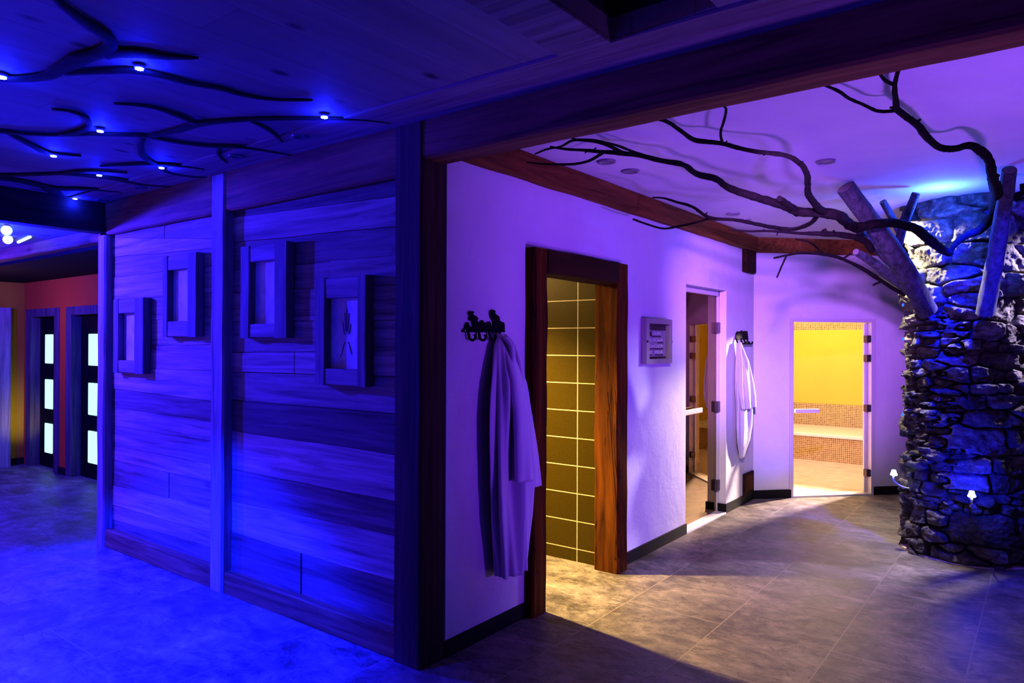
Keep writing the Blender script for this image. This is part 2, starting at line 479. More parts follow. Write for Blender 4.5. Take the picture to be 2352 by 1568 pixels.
# header beams
bm = BM(); hewn(bm, -2.48, 3.2, YW, YW+.165, 2.54, ZC+.03, .006, 40, 3)
struct(bm, 'header_beam', M['beamx'], sharp=30)
bm = BM(); hewn(bm, -5.97, -2.66, YW+.0, YW+.15, 2.47, ZC+.02, .008, 30, 5)
struct(bm, 'wall_top_beam', M['beamx'], sharp=30)
bm = BM(); hewn(bm, -13, -6.06, YW, YW+.12, 2.43, 2.56, .006, 40, 9)
struct(bm, 'hall_header_beam', m_wood('hall_beam_wood', (.16, .065, .025), (.5, .22, .09), 0), sharp=30)
bm = BM(); hewn(bm, -6.13, -5.98, -4.2, YW+.02, 2.49, ZC+.02, .005, 30, 11)
struct(bm, 'cross_beam', M['darkbeam'], sharp=30)

# timber posts
def post(x0, x1, label, seed, zt, mat='post'):
    bm = BM(); hewn(bm, x0, x1, YW-.010, YW+.17, 0, zt, .005, 24, seed)
    return tag(finish(bm, 'timber_post', M[mat], sharp=30), label, 'post', 'timber posts of the plank wall')
post(-2.675, -2.48, 'thick timber post at the open corner where planks meet white plaster', 1, ZC, 'darkpost')
post(-4.41, -4.257, 'slim timber post between the two plank panels, reaching the ceiling ceiling boards', 2, 2.715)
post(-6.09, -5.965, 'timber post ending the plank wall beside the hall with lit doors', 3, 2.47)

# plank wall: each plank its own wedge
def planks(bm, lay, x0, x1, pxl, pxr, lines, tones):
    zs = [(at_y(pxl, a, YP).z, at_y(pxr, b, YP).z) for a, b in lines]
    for i, t in enumerate(tones):
        (al, ar), (bl, brr) = zs[i], zs[i+1]
        # a plank may be cut once along its length
        cuts = [x0, x1] if i % 3 else [x0, x0 + (x1-x0)*random.uniform(.3, .7), x1]
        for k in range(len(cuts)-1):
            c0, c1 = cuts[k], cuts[k+1]
            off = random.uniform(-.004, .006)
            tt = t*random.uniform(.88, 1.12)
            warm = random.uniform(.9, 1.1)
            colr = (tt*warm, tt, tt*(1+.1*(1-warm)), 1)
            f0 = (c0-x0)/(x1-x0); f1 = (c1-x0)/(x1-x0)
            lt = lambda f, q: q[0]*(1-f)+q[1]*f
            NSEG = 10; top, bot, topb, botb = [], [], [], []
            for s in range(NSEG+1):
                f = f0+(f1-f0)*s/NSEG; X = x0+(x1-x0)*f
                w1 = noise.noise(Vector((X*3, i*1.7+.1, 0)))*.004; w2 = noise.noise(Vector((X*3, (i+1)*1.7+.1, 0)))*.004
                zt = lt(f, zs[i])+w1-.0015; zb = lt(f, zs[i+1])+w2+.0015
                xx = min(max(X, c0+.001), c1-.001)
                top.append(bm.verts.new((xx, YP-off, zt))); bot.append(bm.verts.new((xx, YP-off, zb)))
                topb.append(bm.verts.new((xx, YP+.03, zt))); botb.append(bm.verts.new((xx, YP+.03, zb)))
            fs = []
            for s in range(NSEG):
                fs.append(bm.faces.new((bot[s], bot[s+1], top[s+1], top[s])))
                fs.append(bm.faces.new((top[s], top[s+1], topb[s+1], topb[s])))
                fs.append(bm.faces.new((botb[s], botb[s+1], bot[s+1], bot[s])))
            for s in (0, NSEG): fs.append(bm.faces.new((bot[s], top[s], topb[s], botb[s])))
            for f in fs:
                for lp in f.loops: lp[lay] = colr
bm = BM(); lay = bm.loops.layers.float_color.new('tone')
planks(bm, lay, -4.27, -2.665, 534, 905,
       [(440, 365), (500, 452), (557, 521), (620, 586), (672, 655), (738, 736), (809, 806), (853, 864), (918, 950), (989, 1043), (1077, 1151), (1151, 1228), (1224, 1334), (1330, 1470)],
       [.30, .85, .50, .60, .70, .85, 1.1, .85, .30, 1.0, .38, .85, .36])
planks(bm, lay, -5.98, -4.40, 262, 482,
       [(500, 410), (545, 553), (590, 572), (637, 611), (690, 672), (738, 730), (792, 792), (845, 850), (892, 921), (935, 967), (978, 1012), (1023, 1066), (1056, 1106), (1114, 1165), (1160, 1222), (1194, 1255), (1240, 1330)],
       [.6, .95, .85, 1., .9, .95, .85, 1., .48, .95, .85, .95, .5, .85, .95, .55])
struct(bm, 'wall_left', M['plank'])
bm = BM(); box(bm, -6.05, -2.64, YW+.185, YW+.25, 0, ZC)
struct(bm, 'wall_left_backing', M['black'])
bm = BM()
hewn(bm, -5.965, -4.41, YW+.002, YP+.02, 0, .138, .004, 16, 21, .006)
hewn(bm, -4.257, -2.675, YW+.002, YP+.02, 0, .138, .004, 16, 22, .006)
struct(bm, 'baseboard_left', M['beamx'], sharp=30)

# white plaster wall with two openings
bm = BM()
XB = -2.62
for y0, y1, z0, z1 in ((2.715, 3.46, 0, ZC), (3.46, 4.52, 2.12, ZC), (4.52, 5.74, 0, ZC), (5.74, 6.69, 2.135, ZC), (6.69, 7.50, 0, ZC)):
    box(bm, XB, XW, y0, y1, z0, z1)
struct(bm, 'wall_right', M['plaster'])
bm = BM()
def bb(y0, y1):
    box(bm, XW-.005, XW+.012, y0, y1, 0, .088, .003)
bb(2.70, 3.42); bb(4.57, 5.745); bb(6.675, 7.49)
box(bm, XB+.06, XW+.012, 6.668, 6.68, 0, .088)
struct(bm, 'baseboard_right', M['baseboard'])

# 45 degree wall with the steam-room door opening, carried on past the stone column
def p45(bm, s0, s1, z0, z1, o0=0., o1=-.13, bev=0): obox(bm, w45(s0, z0, o1), D45*(s1-s0), N45*(o0-o1), Vector((0, 0, z1-z0)), bev)
bm = BM()
p45(bm, -.02, .42, 0, ZC); p45(bm, .42, 1.395, 1.885, ZC); p45(bm, 1.395, 4.6, 0, ZC)
struct(bm, 'wall_back', M['plaster'])
bm = BM()
p45(bm, 0, .425, 0, .088, .014, -.005); p45(bm, 1.39, 4.6, 0, .088, .014, -.005)
struct(bm, 'baseboard_back', M['baseboard'])

# beam along the top of both plaster walls
bm = BM(); hewn(bm, XW-.02, XW+.055, 2.70, 7.49, 2.585, ZC+.01, .006, 40, 31)
struct(bm, 'wall_beam', M['beamy'], sharp=30)
bm = BM()
n_ = 16; rings = []
for i in range(n_+1):
    s = -.02 + 4.0*i/n_
    w = noise.noise(Vector((s*3, 4.4, 0)))*.006
    rings.append([bm.verts.new(w45(s, z, o)) for o, z in ((-.02, 2.585+w), (.055, 2.585+w), (.055, ZC+.01), (-.02, ZC+.01))])
for a, b in zip(rings, rings[1:]):
    for k in range(4): bm.faces.new((a[k], a[(k+1) % 4], b[(k+1) % 4], b[k]))
struct(bm, 'back_wall_beam', M['beamy'])
bm = BM(); hewn(bm, XW-.01, XW+.05, 7.12, 7.41, 2.355, 2.592, .006, 6, 33)
tag(finish(bm, 'beam_stub', M['framex'], sharp=30), 'short dark timber block hanging under the wall beam at the corner', 'timber block')
t = thing('vent_flap', 'small dark wooden flap low on the white wall above the baseboard', 'vent flap', (XW, 7.3, .06))
bm = BM(); box(bm, XW, XW+.02, 7.15, 7.445, .09, .306, .004); finish(bm, 'frame', M['framex'], t)
bm = BM(); box(bm, XW+.02, XW+.026, 7.18, 7.415, .12, .28, .004); finish(bm, 'panel', M['beamz'], t)

# surrounding shell outside the frame
bm = BM(); box(bm, 3.0, 3.12, -4.2, 12.5, 0, ZC); struct(bm, 'wall_far_right', M['plaster'])
bm = BM(); box(bm, -13, 3.12, -4.2, -4.1, 0, ZC); struct(bm, 'wall_behind', M['plaster'])

# ---------------------------------------------------------------- shower-room doorway
t = thing('door_1', None, None, (-2.5, 3.99, 0)); t['kind'] = 'structure'
FX0, FX1 = -2.615, -2.42
bm = BM(); hewn(bm, FX0, FX1, 3.405, 3.553, 0, 2.19, .007, 20, 41); finish(bm, 'jamb', M['beamz'], t, sharp=30)
bm = BM(); hewn(bm, FX0, FX1, 4.425, 4.575, 0, 2.19, .007, 20, 43); finish(bm, 'jamb', M['beamz'], t, sharp=30)
bm = BM(); hewn(bm, FX0, FX1+.004, 3.545, 4.43, 2.045, 2.195, .006, 12, 45); finish(bm, 'lintel', M['framex'], t, sharp=30)
bm = BM(); box(bm, -5.2, XB-.005, 4.505, 4.60, 0, 2.5); struct(bm, 'wall_shower', M['showertile'])
bm = BM(); box(bm, -5.2, XB-.002, 2.9, 3.0, 0, 2.5); box(bm, -5.3, -5.2, 2.9, 4.6, 0, 2.5); struct(bm, 'wall_shower_far', M['showertile'])
bm = BM(); box(bm, -5.3, XB, 2.9, 4.6, 2.5, 2.55); struct(bm, 'ceiling_shower', M['plasterceil'])

# ---------------------------------------------------------------- sauna with the tinted glass door
d = thing('door_2', None, None, (-2.57, 6.2, 0)); d['kind'] = 'structure'
GX = -2.565
bm = BM()
box(bm, GX-.010, GX+.012, 6.672, 6.692, 0, 2.135); box(bm, GX-.03, GX+.012, 5.738, 5.76, 0, 2.135); box(bm, GX-.03, GX+.012, 5.75, 6.69, 2.085, 2.135)
finish(bm, 'door_frame', M['alum'], d)
bm = BM(); box(bm, GX-.02, GX-.012, 5.765, 6.67, .012, 2.078); finish(bm, 'glass_pane', M['glassbrown'], d)
bm = BM(); box(bm, XB-.03, GX-.022, 6.650, 6.689, 0, 2.085); finish(bm, 'jamb_strip', M['iron'], d)  # added dark strip, hides the lit reveal behind the glass
bm = BM(); box(bm, GX-.05, XW+.012, 5.745, 6.668, 0, .012); finish(bm, 'sill', M['white'], d)
for z in (1.78, 1.02, .262):
    bm = BM(); box(bm, GX-.012, GX+.022, 6.632, 6.69, z-.052, z+.052, .003); finish(bm, 'hinge', M['hinge'], d)
bm = BM(); box(bm, GX+.02, GX+.045, 5.80, 6.20, 1.0, 1.045, .006); box(bm, GX-.012, GX+.02, 5.84, 5.86, 1.01, 1.035); box(bm, GX-.012, GX+.02, 6.14, 6.16, 1.01, 1.035)
finish(bm, 'handle', M['handlewood'], d)
bm = BM(); box(bm, -5.1, -5.0, 5.2, 7.4, 0, 2.3); box(bm, -5.0, XB-.002, 7.28, 7.38, 0, 2.3); box(bm, -5.0, XB-.002, 5.1, 5.2, 0, 2.3)
box(bm, XB-.03, XB-.004, 5.2, 5.72, 0, 2.3); box(bm, XB-.03, XB-.004, 6.70, 7.3, 0, 2.3)
struct(bm, 'wall_sauna', M['saunawood'])
bm = BM(); box(bm, -5.1, XB-.002, 5.1, 7.38, 2.3, 2.35); struct(bm, 'ceiling_sauna', M['saunawood'])
for lab, y0, y1, z in (('upper slatted wooden bench behind the brown sauna glass', 6.75, 7.26, .92), ('lower slatted wooden bench behind the brown sauna glass', 6.25, 6.75, .46)):
    t = thing('sauna_bench', lab, 'bench', (-3.8, y0, z), 'benches inside the sauna')
    for k in range(4):
        bm = BM(); a = y0+.02+k*(y1-y0)/4; box(bm, -4.98, -2.72, a, a+(y1-y0)/4-.025, z-.028, z, .004); finish(bm, 'slat', M['saunabench'], t)
    for zz in (z-.12, z-.26):
        bm = BM(); box(bm, -4.98, -2.72, y0, y0+.025, zz-.06, zz, .004); finish(bm, 'front_rail', M['saunabench'], t)
    for xx in (-4.9, -2.8):
        bm = BM(); box(bm, xx-.03, xx+.03, y0+.03, y1-.02, 0, z-.03); finish(bm, 'leg', M['saunabench'], t)

# ---------------------------------------------------------------- steam room and its glass door
d = thing('door_3', None, None, w45(.9, 0)); d['kind'] = 'structure'
bm = BM()
p45(bm, .405, .452, 0, 1.90, .012, -.10); p45(bm, 1.362, 1.405, 0, 1.90, .012, -.10); p45(bm, .45, 1.365, 1.862, 1.90, .012, -.10)
finish(bm, 'door_frame', M['alum'], d)
bm = BM(); p45(bm, .462, 1.352, .022, 1.852, -.055, -.063); finish(bm, 'glass_pane', M['glassclear'], d)
bm = BM(); p45(bm, 1.318, 1.346, .022, 1.852, -.046, -.072); finish(bm, 'jamb_strip', M['white'], d)  # white strip added to stand for the lit inner jamb
bm = BM(); p45(bm, .45, 1.365, 0, .018, .02, -.12); finish(bm, 'sill', M['white'], d)
for z in (1.685, 1.475, .935, .235):
    bm = BM(); p45(bm, 1.31, 1.392, z-.038, z+.038, .006, -.05, .003); finish(bm, 'hinge', M['hinge'], d)
bm = BM(); p45(bm, .475, .745, .895, .935, .012, -.02, .004); p45(bm, .50, .52, .905, .923, -.01, -.056); p45(bm, .70, .72, .905, .923, -.01, -.056)
finish(bm, 'handle', M['white'], d)
YB = 11.51
bm = BM(); box(bm, -4.4, -.6, YB, YB+.1, 0, .72); struct(bm, 'wall_steam_lower', M['mosaicy'])
bm = BM(); box(bm, -4.4, -.6, YB, YB+.1, .72, 1.842); struct(bm, 'wall_steam', M['steamyellow'])
bm = BM(); box(bm, -4.4, -.6, YB, YB+.1, 1.842, 2.4); struct(bm, 'wall_steam_upper', M['mosaicy'])
bm = BM(); box(bm, -4.5, -4.4, 7.7, YB+.1, 0, 2.4); box(bm, -.6, -.5, 9.62, YB+.1, 0, 2.4); box(bm, -4.5, -2.5, 7.62, 7.7, 0, 2.4); struct(bm, 'wall_steam_side', M['steamyellow'])
bm = BM(); prism(bm, [p+Vector((0, 0, 2.4)) for p in (w45(-.02, 0, -.135), w45(2.7, 0, -.135), Vector((-.5, YB+.1, 0)), Vector((-4.5, YB+.1, 0)), Vector((-4.5, 7.7, 0)), Vector((-2.6, 7.7, 0)))], (0, 0, .05))
struct(bm, 'ceiling_steam', M['plasterceil'])
bm = BM()
poly = [w45(-.02, .002, -.135), w45(2.7, .002, -.135), Vector((-.6, YB, .002)), Vector((-4.4, YB, .002)), Vector((-4.4, 7.7, .002)), Vector((-2.6, 7.7, .002))]
prism(bm, poly, (0, 0, .004)); struct(bm, 'floor_steam', M['steamfloor'])
t = thing('tiled_bench', 'cream topped steam bench with brown mosaic front behind the glass door', 'bench', (-2.5, 10.45, 0))
bm = BM(); box(bm, -4.38, -.62, 10.46, YB-.003, .006, .335); finish(bm, 'bench_front', M['mosaicy'], t)
bm = BM(); box(bm, -4.38, -.62, 10.43, YB-.003, .335, .385, .012); finish(bm, 'seat', M['bench'], t)

# ---------------------------------------------------------------- hall on the far left
YH = 3.6
bm = BM()
for x0, x1, z0, z1 in ((-10.87, -10.78, 0, 2.4), (-9.72, -9.52, 0, 2.4), (-10.78, -9.72, 2.04, 2.4), (-9.52, -8.42, 2.04, 2.4), (-8.42, -6.0, 0, 2.4)):
    box(bm, x0, x1, YH, YH+.13, z0, z1)
struct(bm, 'wall_hall', M['orangewall'])
bm = BM(); box(bm, -10.97, -10.87, 3.37, YH+.13, 0, 2.4); box(bm, -10.97, -10.87, -1., 3.37, 2.06, 2.4)
struct(bm, 'wall_hall_end', M['yellowwall'])
bm = BM(); box(bm, -9.73, -9.51, YH-.012, YH+.13, 0, .088); box(bm, -10.87, -10.855, 3.40, YH, 0, .088); box(bm, -8.42, -6.1, YH-.012, YH, 0, .088)
struct(bm, 'baseboard_hall', M['baseboard'])
PW = m_wood('hall_door_frame_wood', (.05, .04, .04), (.18, .15, .15), 2, knots=.2)
def hall_door(x0, x1, name, pl, pr):
    d = thing(name, None, None, ((x0+x1)/2, YH, 0)); d['kind'] = 'structure'
    bm = BM(); box(bm, x0, x0+.15, YH-.01, YH+.13, 0, 2.045); box(bm, x1-.15, x1, YH-.01, YH+.13, 0, 2.045); box(bm, x0+.15, x1-.15, YH-.01, YH+.13, 1.945, 2.045)
    finish(bm, 'door_frame', PW, d)
    bm = BM(); box(bm, x0+.15, x1-.15, YH+.105, YH+.14, .0, 1.945); finish(bm, 'door_leaf', M['doordark'], d)
    for z0, z1 in ((1.342, 1.717), (.755, 1.135), (.185, .565)):
        bm = BM(); box(bm, pl, pr, YH+.099, YH+.106, z0, z1, .012)
        finish(bm, 'glass_pane', M['pane'], d)
hall_door(-10.78, -9.72, 'door_4', -10.44, -10.205)
hall_door(-9.52, -8.42, 'door_5', -9.145, -8.88)
bm = BM(); hewn(bm, -10.86, -10.75, 3.26, 3.42, 0, 2.06, .004, 14, 61); 
tag(finish(bm, 'door_post', M['post'], sharp=30), 'blue-lit door post left of the yellow wall strip', 'post')
bm = BM(); box(bm, -10.92, -10.9, 2.3, 3.27, 0, 2.06); d = struct(bm, 'door_6', M['doordark'])

# ---------------------------------------------------------------- picture frames on the plank wall
def picture(x0, x1, z0, z1, ix0, ix1, iz0, iz1, label, draw):
    t = thing('picture_frame', label, 'picture frame', ((x0+x1)/2, YP, z0), 'timber picture frames on the plank wall')
    yf = YP-.062
    s = random.randint(0, 99)
    bm = BM(); hewn(bm, x0, ix0, yf, YP-.004, z0, z1, .003, 8, s, .004); finish(bm, 'side_rail', M['picz'], t, sharp=30)
    bm = BM(); hewn(bm, ix1, x1, yf, YP-.004, z0, z1, .003, 8, s+1, .004); finish(bm, 'side_rail', M['picz'], t, sharp=30)
    bm = BM(); hewn(bm, ix0, ix1, yf+.004, YP-.004, iz1, z1-.004, .003, 6, s+2, .004); finish(bm, 'top_rail', M['picx'], t, sharp=30)
    bm = BM(); hewn(bm, ix0, ix1, yf+.004, YP-.004, z0+.004, iz0, .003, 6, s+3, .004); finish(bm, 'bottom_rail', M['picx'], t, sharp=30)
    bm = BM(); box(bm, ix0-.01, ix1+.01, YP-.016, YP-.005, iz0-.01, iz1+.01); pnl = finish(bm, 'picture_panel', M['picpaper'], t)
    if draw:
        bm = BM(); cx = (ix0+ix1)/2; cz = iz0+(iz1-iz0)*.4
        for a, r0, r1 in ((-.75, .03, .13), (-.3, .05, .17), (0, .05, .19), (.35, .04, .17), (.8, .04, .12), (-2.8, .02, .09), (2.9, .02, .07)):
            pts = [(cx+math.sin(a*.6)*r*.62, YP-.017, cz+math.cos(a)*r+.012*math.sin(r*60)) for r in np.linspace(r0, r1, 7)]
            tube(bm, pts, [.0028]*6+[.001], 6)
        finish(bm, 'drawing', M['drawing'], t)
picture(-5.82, -5.335, 1.385, 1.952, -5.735, -5.475, 1.48, 1.842, 'lowest timber picture frame beside the hall post, pale speckled panel', False)
picture(-5.05, -4.60, 1.657, 2.232, -4.985, -4.712, 1.767, 2.132, 'timber picture frame hung high just left of the middle post', False)
picture(-4.07, -3.59, 1.649, 2.222, -3.975, -3.712, 1.735, 2.12, 'timber picture frame hung high just right of the middle post', False)
picture(-3.32, -2.895, 1.386, 1.984, -3.235, -2.962, 1.478, 1.868, 'timber picture frame with dark line drawing near the corner post', True)

# ---------------------------------------------------------------- sign board on the white wall
t = thing('letter_board', 'small framed letter board on the plaster between doorway and sauna', 'sign', (XW, 5.12, 1.468))
X1 = XW+.052
bm = BM()
for y0, y1, z0, z1 in ((4.895, 4.945, 1.468, 1.818), (5.315, 5.352, 1.468, 1.818), (4.945, 5.315, 1.468, 1.506), (4.945, 5.315, 1.778, 1.818)):
    box(bm, XW, X1, y0, y1, z0, z1, .003)
finish(bm, 'frame', M['silver'], t)
bm = BM(); box(bm, XW, XW+.012, 4.94, 5.32, 1.50, 1.785); finish(bm, 'inset', M['signdark'], t)
bm = BM(); box(bm, XW+.012, XW+.022, 4.947, 5.292, 1.522, 1.728, .002); pnl = finish(bm, 'panel', M['signpanel'], t)
def letters(txt, y, z, h, adv, par):
    cu = bpy.data.curves.new('letters', 'FONT'); cu.body = txt; cu.size = 1; cu.extrude = .04
    o = bpy.data.objects.new('tmp', cu); COL.objects.link(o)
    dg = bpy.context.evaluated_depsgraph_get()
    me = bpy.data.meshes.new_from_object(o.evaluated_get(dg)); bpy.data.objects.remove(o)
    xs = [v.co.x for v in me.vertices]; ys = [v.co.y for v in me.vertices]
    lo, hi = min(xs), max(xs); yl, yh = min(ys), max(ys)
    for v in me.vertices:
        a, b, c = v.co
        v.co = (XW+.024+c*.05, y+(a-lo)/(hi-lo)*adv, z+(b-yl)/(yh-yl)*h)
    me.materials.append(M['letter']); me.name = 'letter_row'
    q = bpy.data.objects.new('letter_row', me); COL.objects.link(q); q.parent = par; q.matrix_parent_inverse = world_of(par).inverted()
rows = (('OUN', 5.045, 1.690, .150), ('SOOnA', 4.996, 1.640, .240), ('UnOZA', 4.996, 1.592, .240), ('O', 4.996, 1.544, .045), ('REA', 5.096, 1.544, .140))
for txt, y, z, w in rows: letters(txt, y, z, .026, w, t)
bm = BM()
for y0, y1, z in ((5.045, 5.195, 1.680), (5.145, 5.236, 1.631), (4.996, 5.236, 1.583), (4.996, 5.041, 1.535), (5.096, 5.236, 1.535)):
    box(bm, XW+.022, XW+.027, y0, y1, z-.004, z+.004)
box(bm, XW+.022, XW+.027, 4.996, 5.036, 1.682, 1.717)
finish(bm, 'letter_bar', M['signdark'], t)  # thin dark bars below the letters, and one small block
for y in (4.905, 5.342):
    bm = BM(); lathe(bm, [(.008, 0), (.009, .004), (.004, .009)], 12)
    bmesh.ops.transform(bm, matrix=Matrix.Translation((X1-.001, y, 1.64)) @ Matrix.Rotation(PI/2, 4, 'Y'), verts=bm.verts[:])
    finish(bm, 'screw', M['iron'] if y < 5 else M['chrome'], t, smooth=True)

# ---------------------------------------------------------------- coat hooks
HP = [(2.832,1.686),(2.836,1.696),(2.851,1.699),(2.853,1.717),(2.865,1.733),(2.876,1.732),(2.884,1.718),(2.896,1.708),(2.913,1.705),(2.92,1.713),(2.908,1.728),(2.91,1.739),(2.886,1.743),(2.883,1.756),(2.893,1.764),(2.881,1.776),(2.878,1.786),(2.89,1.793),(2.919,1.793),(2.923,1.787),(2.912,1.783),(2.917,1.775),(2.939,1.768),(2.956,1.758),(2.949,1.742),(2.964,1.733),(2.979,1.731),(2.981,1.741),(2.994,1.748),(3.004,1.742),(3.006,1.732),(3.039,1.735),(3.054,1.743),(3.065,1.734),(3.075,1.706),(3.088,1.707),(3.091,1.729),(3.086,1.747),(3.07,1.761),(3.063,1.774),(3.062,1.797),(3.075,1.807),(3.095,1.808),(3.11,1.797),(3.101,1.792),(3.116,1.782),(3.14,1.773),(3.144,1.76),(3.148,1.749),(3.165,1.741),(3.181,1.742),(3.189,1.732),(3.193,1.684),(2.834,1.679)]
t = thing('coat_rack', 'black iron coat rack with two perched figures, holding the bathrobe', 'coat rack', (XW, 3.01, 1.68))
bm = BM(); prism(bm, [(XW+.006, y, z) for y, z in HP], (.008, 0, 0)); finish(bm, 'plate', M['iron'], t)
for y in (2.87, 2.957, 3.047, 3.141):
    bm = BM()
    tube(bm, [(XW+.014, y, 1.69), (XW+.018, y, 1.665), (XW+.022, y+.006, 1.645), (XW+.028, y+.022, 1.637), (XW+.032, y+.037, 1.646), (XW+.033, y+.038, 1.660), (XW+.032, y+.030, 1.664)], [.0075, .0075, .0075, .0075, .007, .0065, .0075], 8)
    finish(bm, 'hook', M['iron'], t, smooth=True)
bm = BM(); lathe(bm, [(.005, 0), (.006, .003), (.002, .006)], 10)
bmesh.ops.transform(bm, matrix=Matrix.Translation((XW+.013, 2.845, 1.688)) @ Matrix.Rotation(PI/2, 4, 'Y'), verts=bm.verts[:])
finish(bm, 'screw', M['chrome'], t, smooth=True)

t = thing('towel_rack', 'small black iron hook rack by the sauna door, holding a towel', 'towel rack', (XW, 7.09, 1.67))
HP2 = [(6.91,1.67),(6.922,1.726),(6.962,1.75),(7.0,1.747),(7.057,1.752),(7.084,1.762),(7.12,1.752),(7.167,1.758),(7.252,1.756),(7.267,1.702),(7.281,1.673)]
bm = BM(); prism(bm, [(XW+.006, y, z) for y, z in HP2], (.008, 0, 0)); finish(bm, 'plate', M['iron'], t)
for y in (6.93, 7.06, 7.15, 7.24):
    bm = BM()
    tube(bm, [(XW+.014, y, 1.68), (XW+.02, y, 1.645), (XW+.032, y+.008, 1.628), (XW+.042, y+.025, 1.625), (XW+.05, y+.045, 1.632), (XW+.05, y+.05, 1.65)], [.008]*6, 8)
    finish(bm, 'hook', M['iron'], t, smooth=True)

# ---------------------------------------------------------------- bathrobe
def interp(tab, z):
    for (z0, *a), (z1, *b) in zip(tab, tab[1:]):
        if z0 >= z >= z1:
            f = (z0-z)/(z0-z1) if z0 != z1 else 0
            return [p+(q-p)*f for p, q in zip(a, b)]
    return list(tab[-1][1:]) if z < tab[-1][0] else list(tab[0][1:])
rb = thing('bathrobe', 'white terry bathrobe hanging from the iron coat rack', 'bathrobe', (XW+.08, 3.16, 1.66))
# z, y left, y right, depth out of the wall
BODY = [(1.675, 3.095, 3.150, .05), (1.60, 3.055, 3.185, .085), (1.50, 3.030, 3.225, .11), (1.40, 3.012, 3.262, .13), (1.22, 3.000, 3.295, .14), (1.05, 2.996, 3.300, .14), (.85, 3.000, 3.312, .14), (.66, 3.02, 3.318, .135), (.50, 3.045, 3.305, .13), (.335, 3.065, 3.29, .125)]
def body_mesh(tab, nz, nt, folds, seed, x0):
    bm = BM(); rings = []
    zt, zb = tab[0][0], tab[-1][0]
    for i in range(nz+1):
        z = zt+(zb-zt)*i/nz
        yl, yr, dp = interp(tab, z)
        cy = (yl+yr)/2; hw = (yr-yl)/2
        ring = []
        g = min(1, i/(nz*.25))
        for k in range(nt):
            th = 2*PI*k/nt
            f = 1 + g*folds*(math.sin(th*7+seed+z*2.2)*.55 + math.sin(th*12+seed*2-z*1.4)*.35 + .5*noise.noise(Vector((math.cos(th)*1.7, math.sin(th)*1.7, z*2.3+seed))))
            y = cy + math.cos(th)*hw*(1+(f-1)*.35)
            x = x0 + dp/2 + math.sin(th)*dp/2*(f if math.sin(th) > 0 else .9)
            ring.append(bm.verts.new((x, y, z + (noise.noise(Vector((th, seed, 1)))*.012 if i == nz else 0))))
        rings.append(ring)
    for a, b in zip(rings, rings[1:]):
        for k in range(nt): bm.faces.new((a[k], a[(k+1) % nt], b[(k+1) % nt], b[k]))
    bm.faces.new(rings[0]); bm.faces.new(rings[-1][::-1])
    return bm
bm = body_mesh(BODY, 90, 96, .62, 1.3, XW+.012); finish(bm, 'robe_body', M['robe'], rb, smooth=True)
def sleeve(pts, rad, seed, flat):
    P, Rr = smooth_path(pts, rad, .02)
    bm = BM(); rings = []
    for i, (p, r) in enumerate(zip(P, Rr)):
        ring = []
        for k in range(28):
            th = 2*PI*k/28
            f = 1+.16*math.sin(th*3+seed+p.z*5)+.10*noise.noise(Vector((math.cos(th)*2, math.sin(th)*2, p.z*7+seed)))
            ring.append(bm.verts.new(p+Vector((math.sin(th)*r*f*flat, math.cos(th)*r*f, 0))))
        rings.append(ring)
    for a, b in zip(rings, rings[1:]):
        for k in range(28): bm.faces.new((a[k], a[(k+1) % 28], b[(k+1) % 28], b[k]))
    # hollow cuff
    last = rings[-1]; c = sum((v.co for v in last), Vector())/28
    inn = [bm.verts.new(c+(v.co-c)*.72+Vector((0, 0, .004))) for v in last]; up_ = [bm.verts.new(c+(v.co-c)*.66+Vector((0, 0, .07))) for v in last]
    for A, B in ((last, inn), (inn, up_)):
        for k in range(28): bm.faces.new((A[k], A[(k+1) % 28], B[(k+1) % 28], B[k]))
    bm.faces.new(up_); bm.faces.new(rings[0])
    return bm
SX = XW+.150
bm = sleeve([(SX-.09, 3.105, 1.625), (SX-.02, 3.105, 1.47), (SX+.015, 3.125, 1.25), (SX+.022, 3.140, 1.05), (SX+.022, 3.158, .865)], [.022, .05, .056, .056, .058], .4, .72)
finish(bm, 'sleeve', M['robe'], rb, smooth=True)
bm = sleeve([(SX-.10, 3.155, 1.61), (SX-.06, 3.205, 1.43), (SX-.045, 3.262, 1.22), (SX-.04, 3.300, 1.03), (SX-.036, 3.345, .80)], [.02, .045, .05, .05, .043], 2.1, .8)
finish(bm, 'sleeve', M['robe'], rb, smooth=True)
# lapel folded around the neck
bm = BM()
tube(bm, [(XW+.075, 3.100, 1.655), (XW+.125, 3.108, 1.60), (XW+.138, 3.098, 1.50), (XW+.136, 3.080, 1.38), (XW+.118, 3.052, 1.22)], [.012, .016, .016, .013, .004], 10)
tube(bm, [(XW+.07, 3.125, 1.665), (XW+.115, 3.15, 1.60), (XW+.125, 3.195, 1.48), (XW+.122, 3.225, 1.36), (XW+.10, 3.25, 1.22)], [.010, .013, .013, .012, .004], 10)
finish(bm, 'lapel', M['robe'], rb, smooth=True)
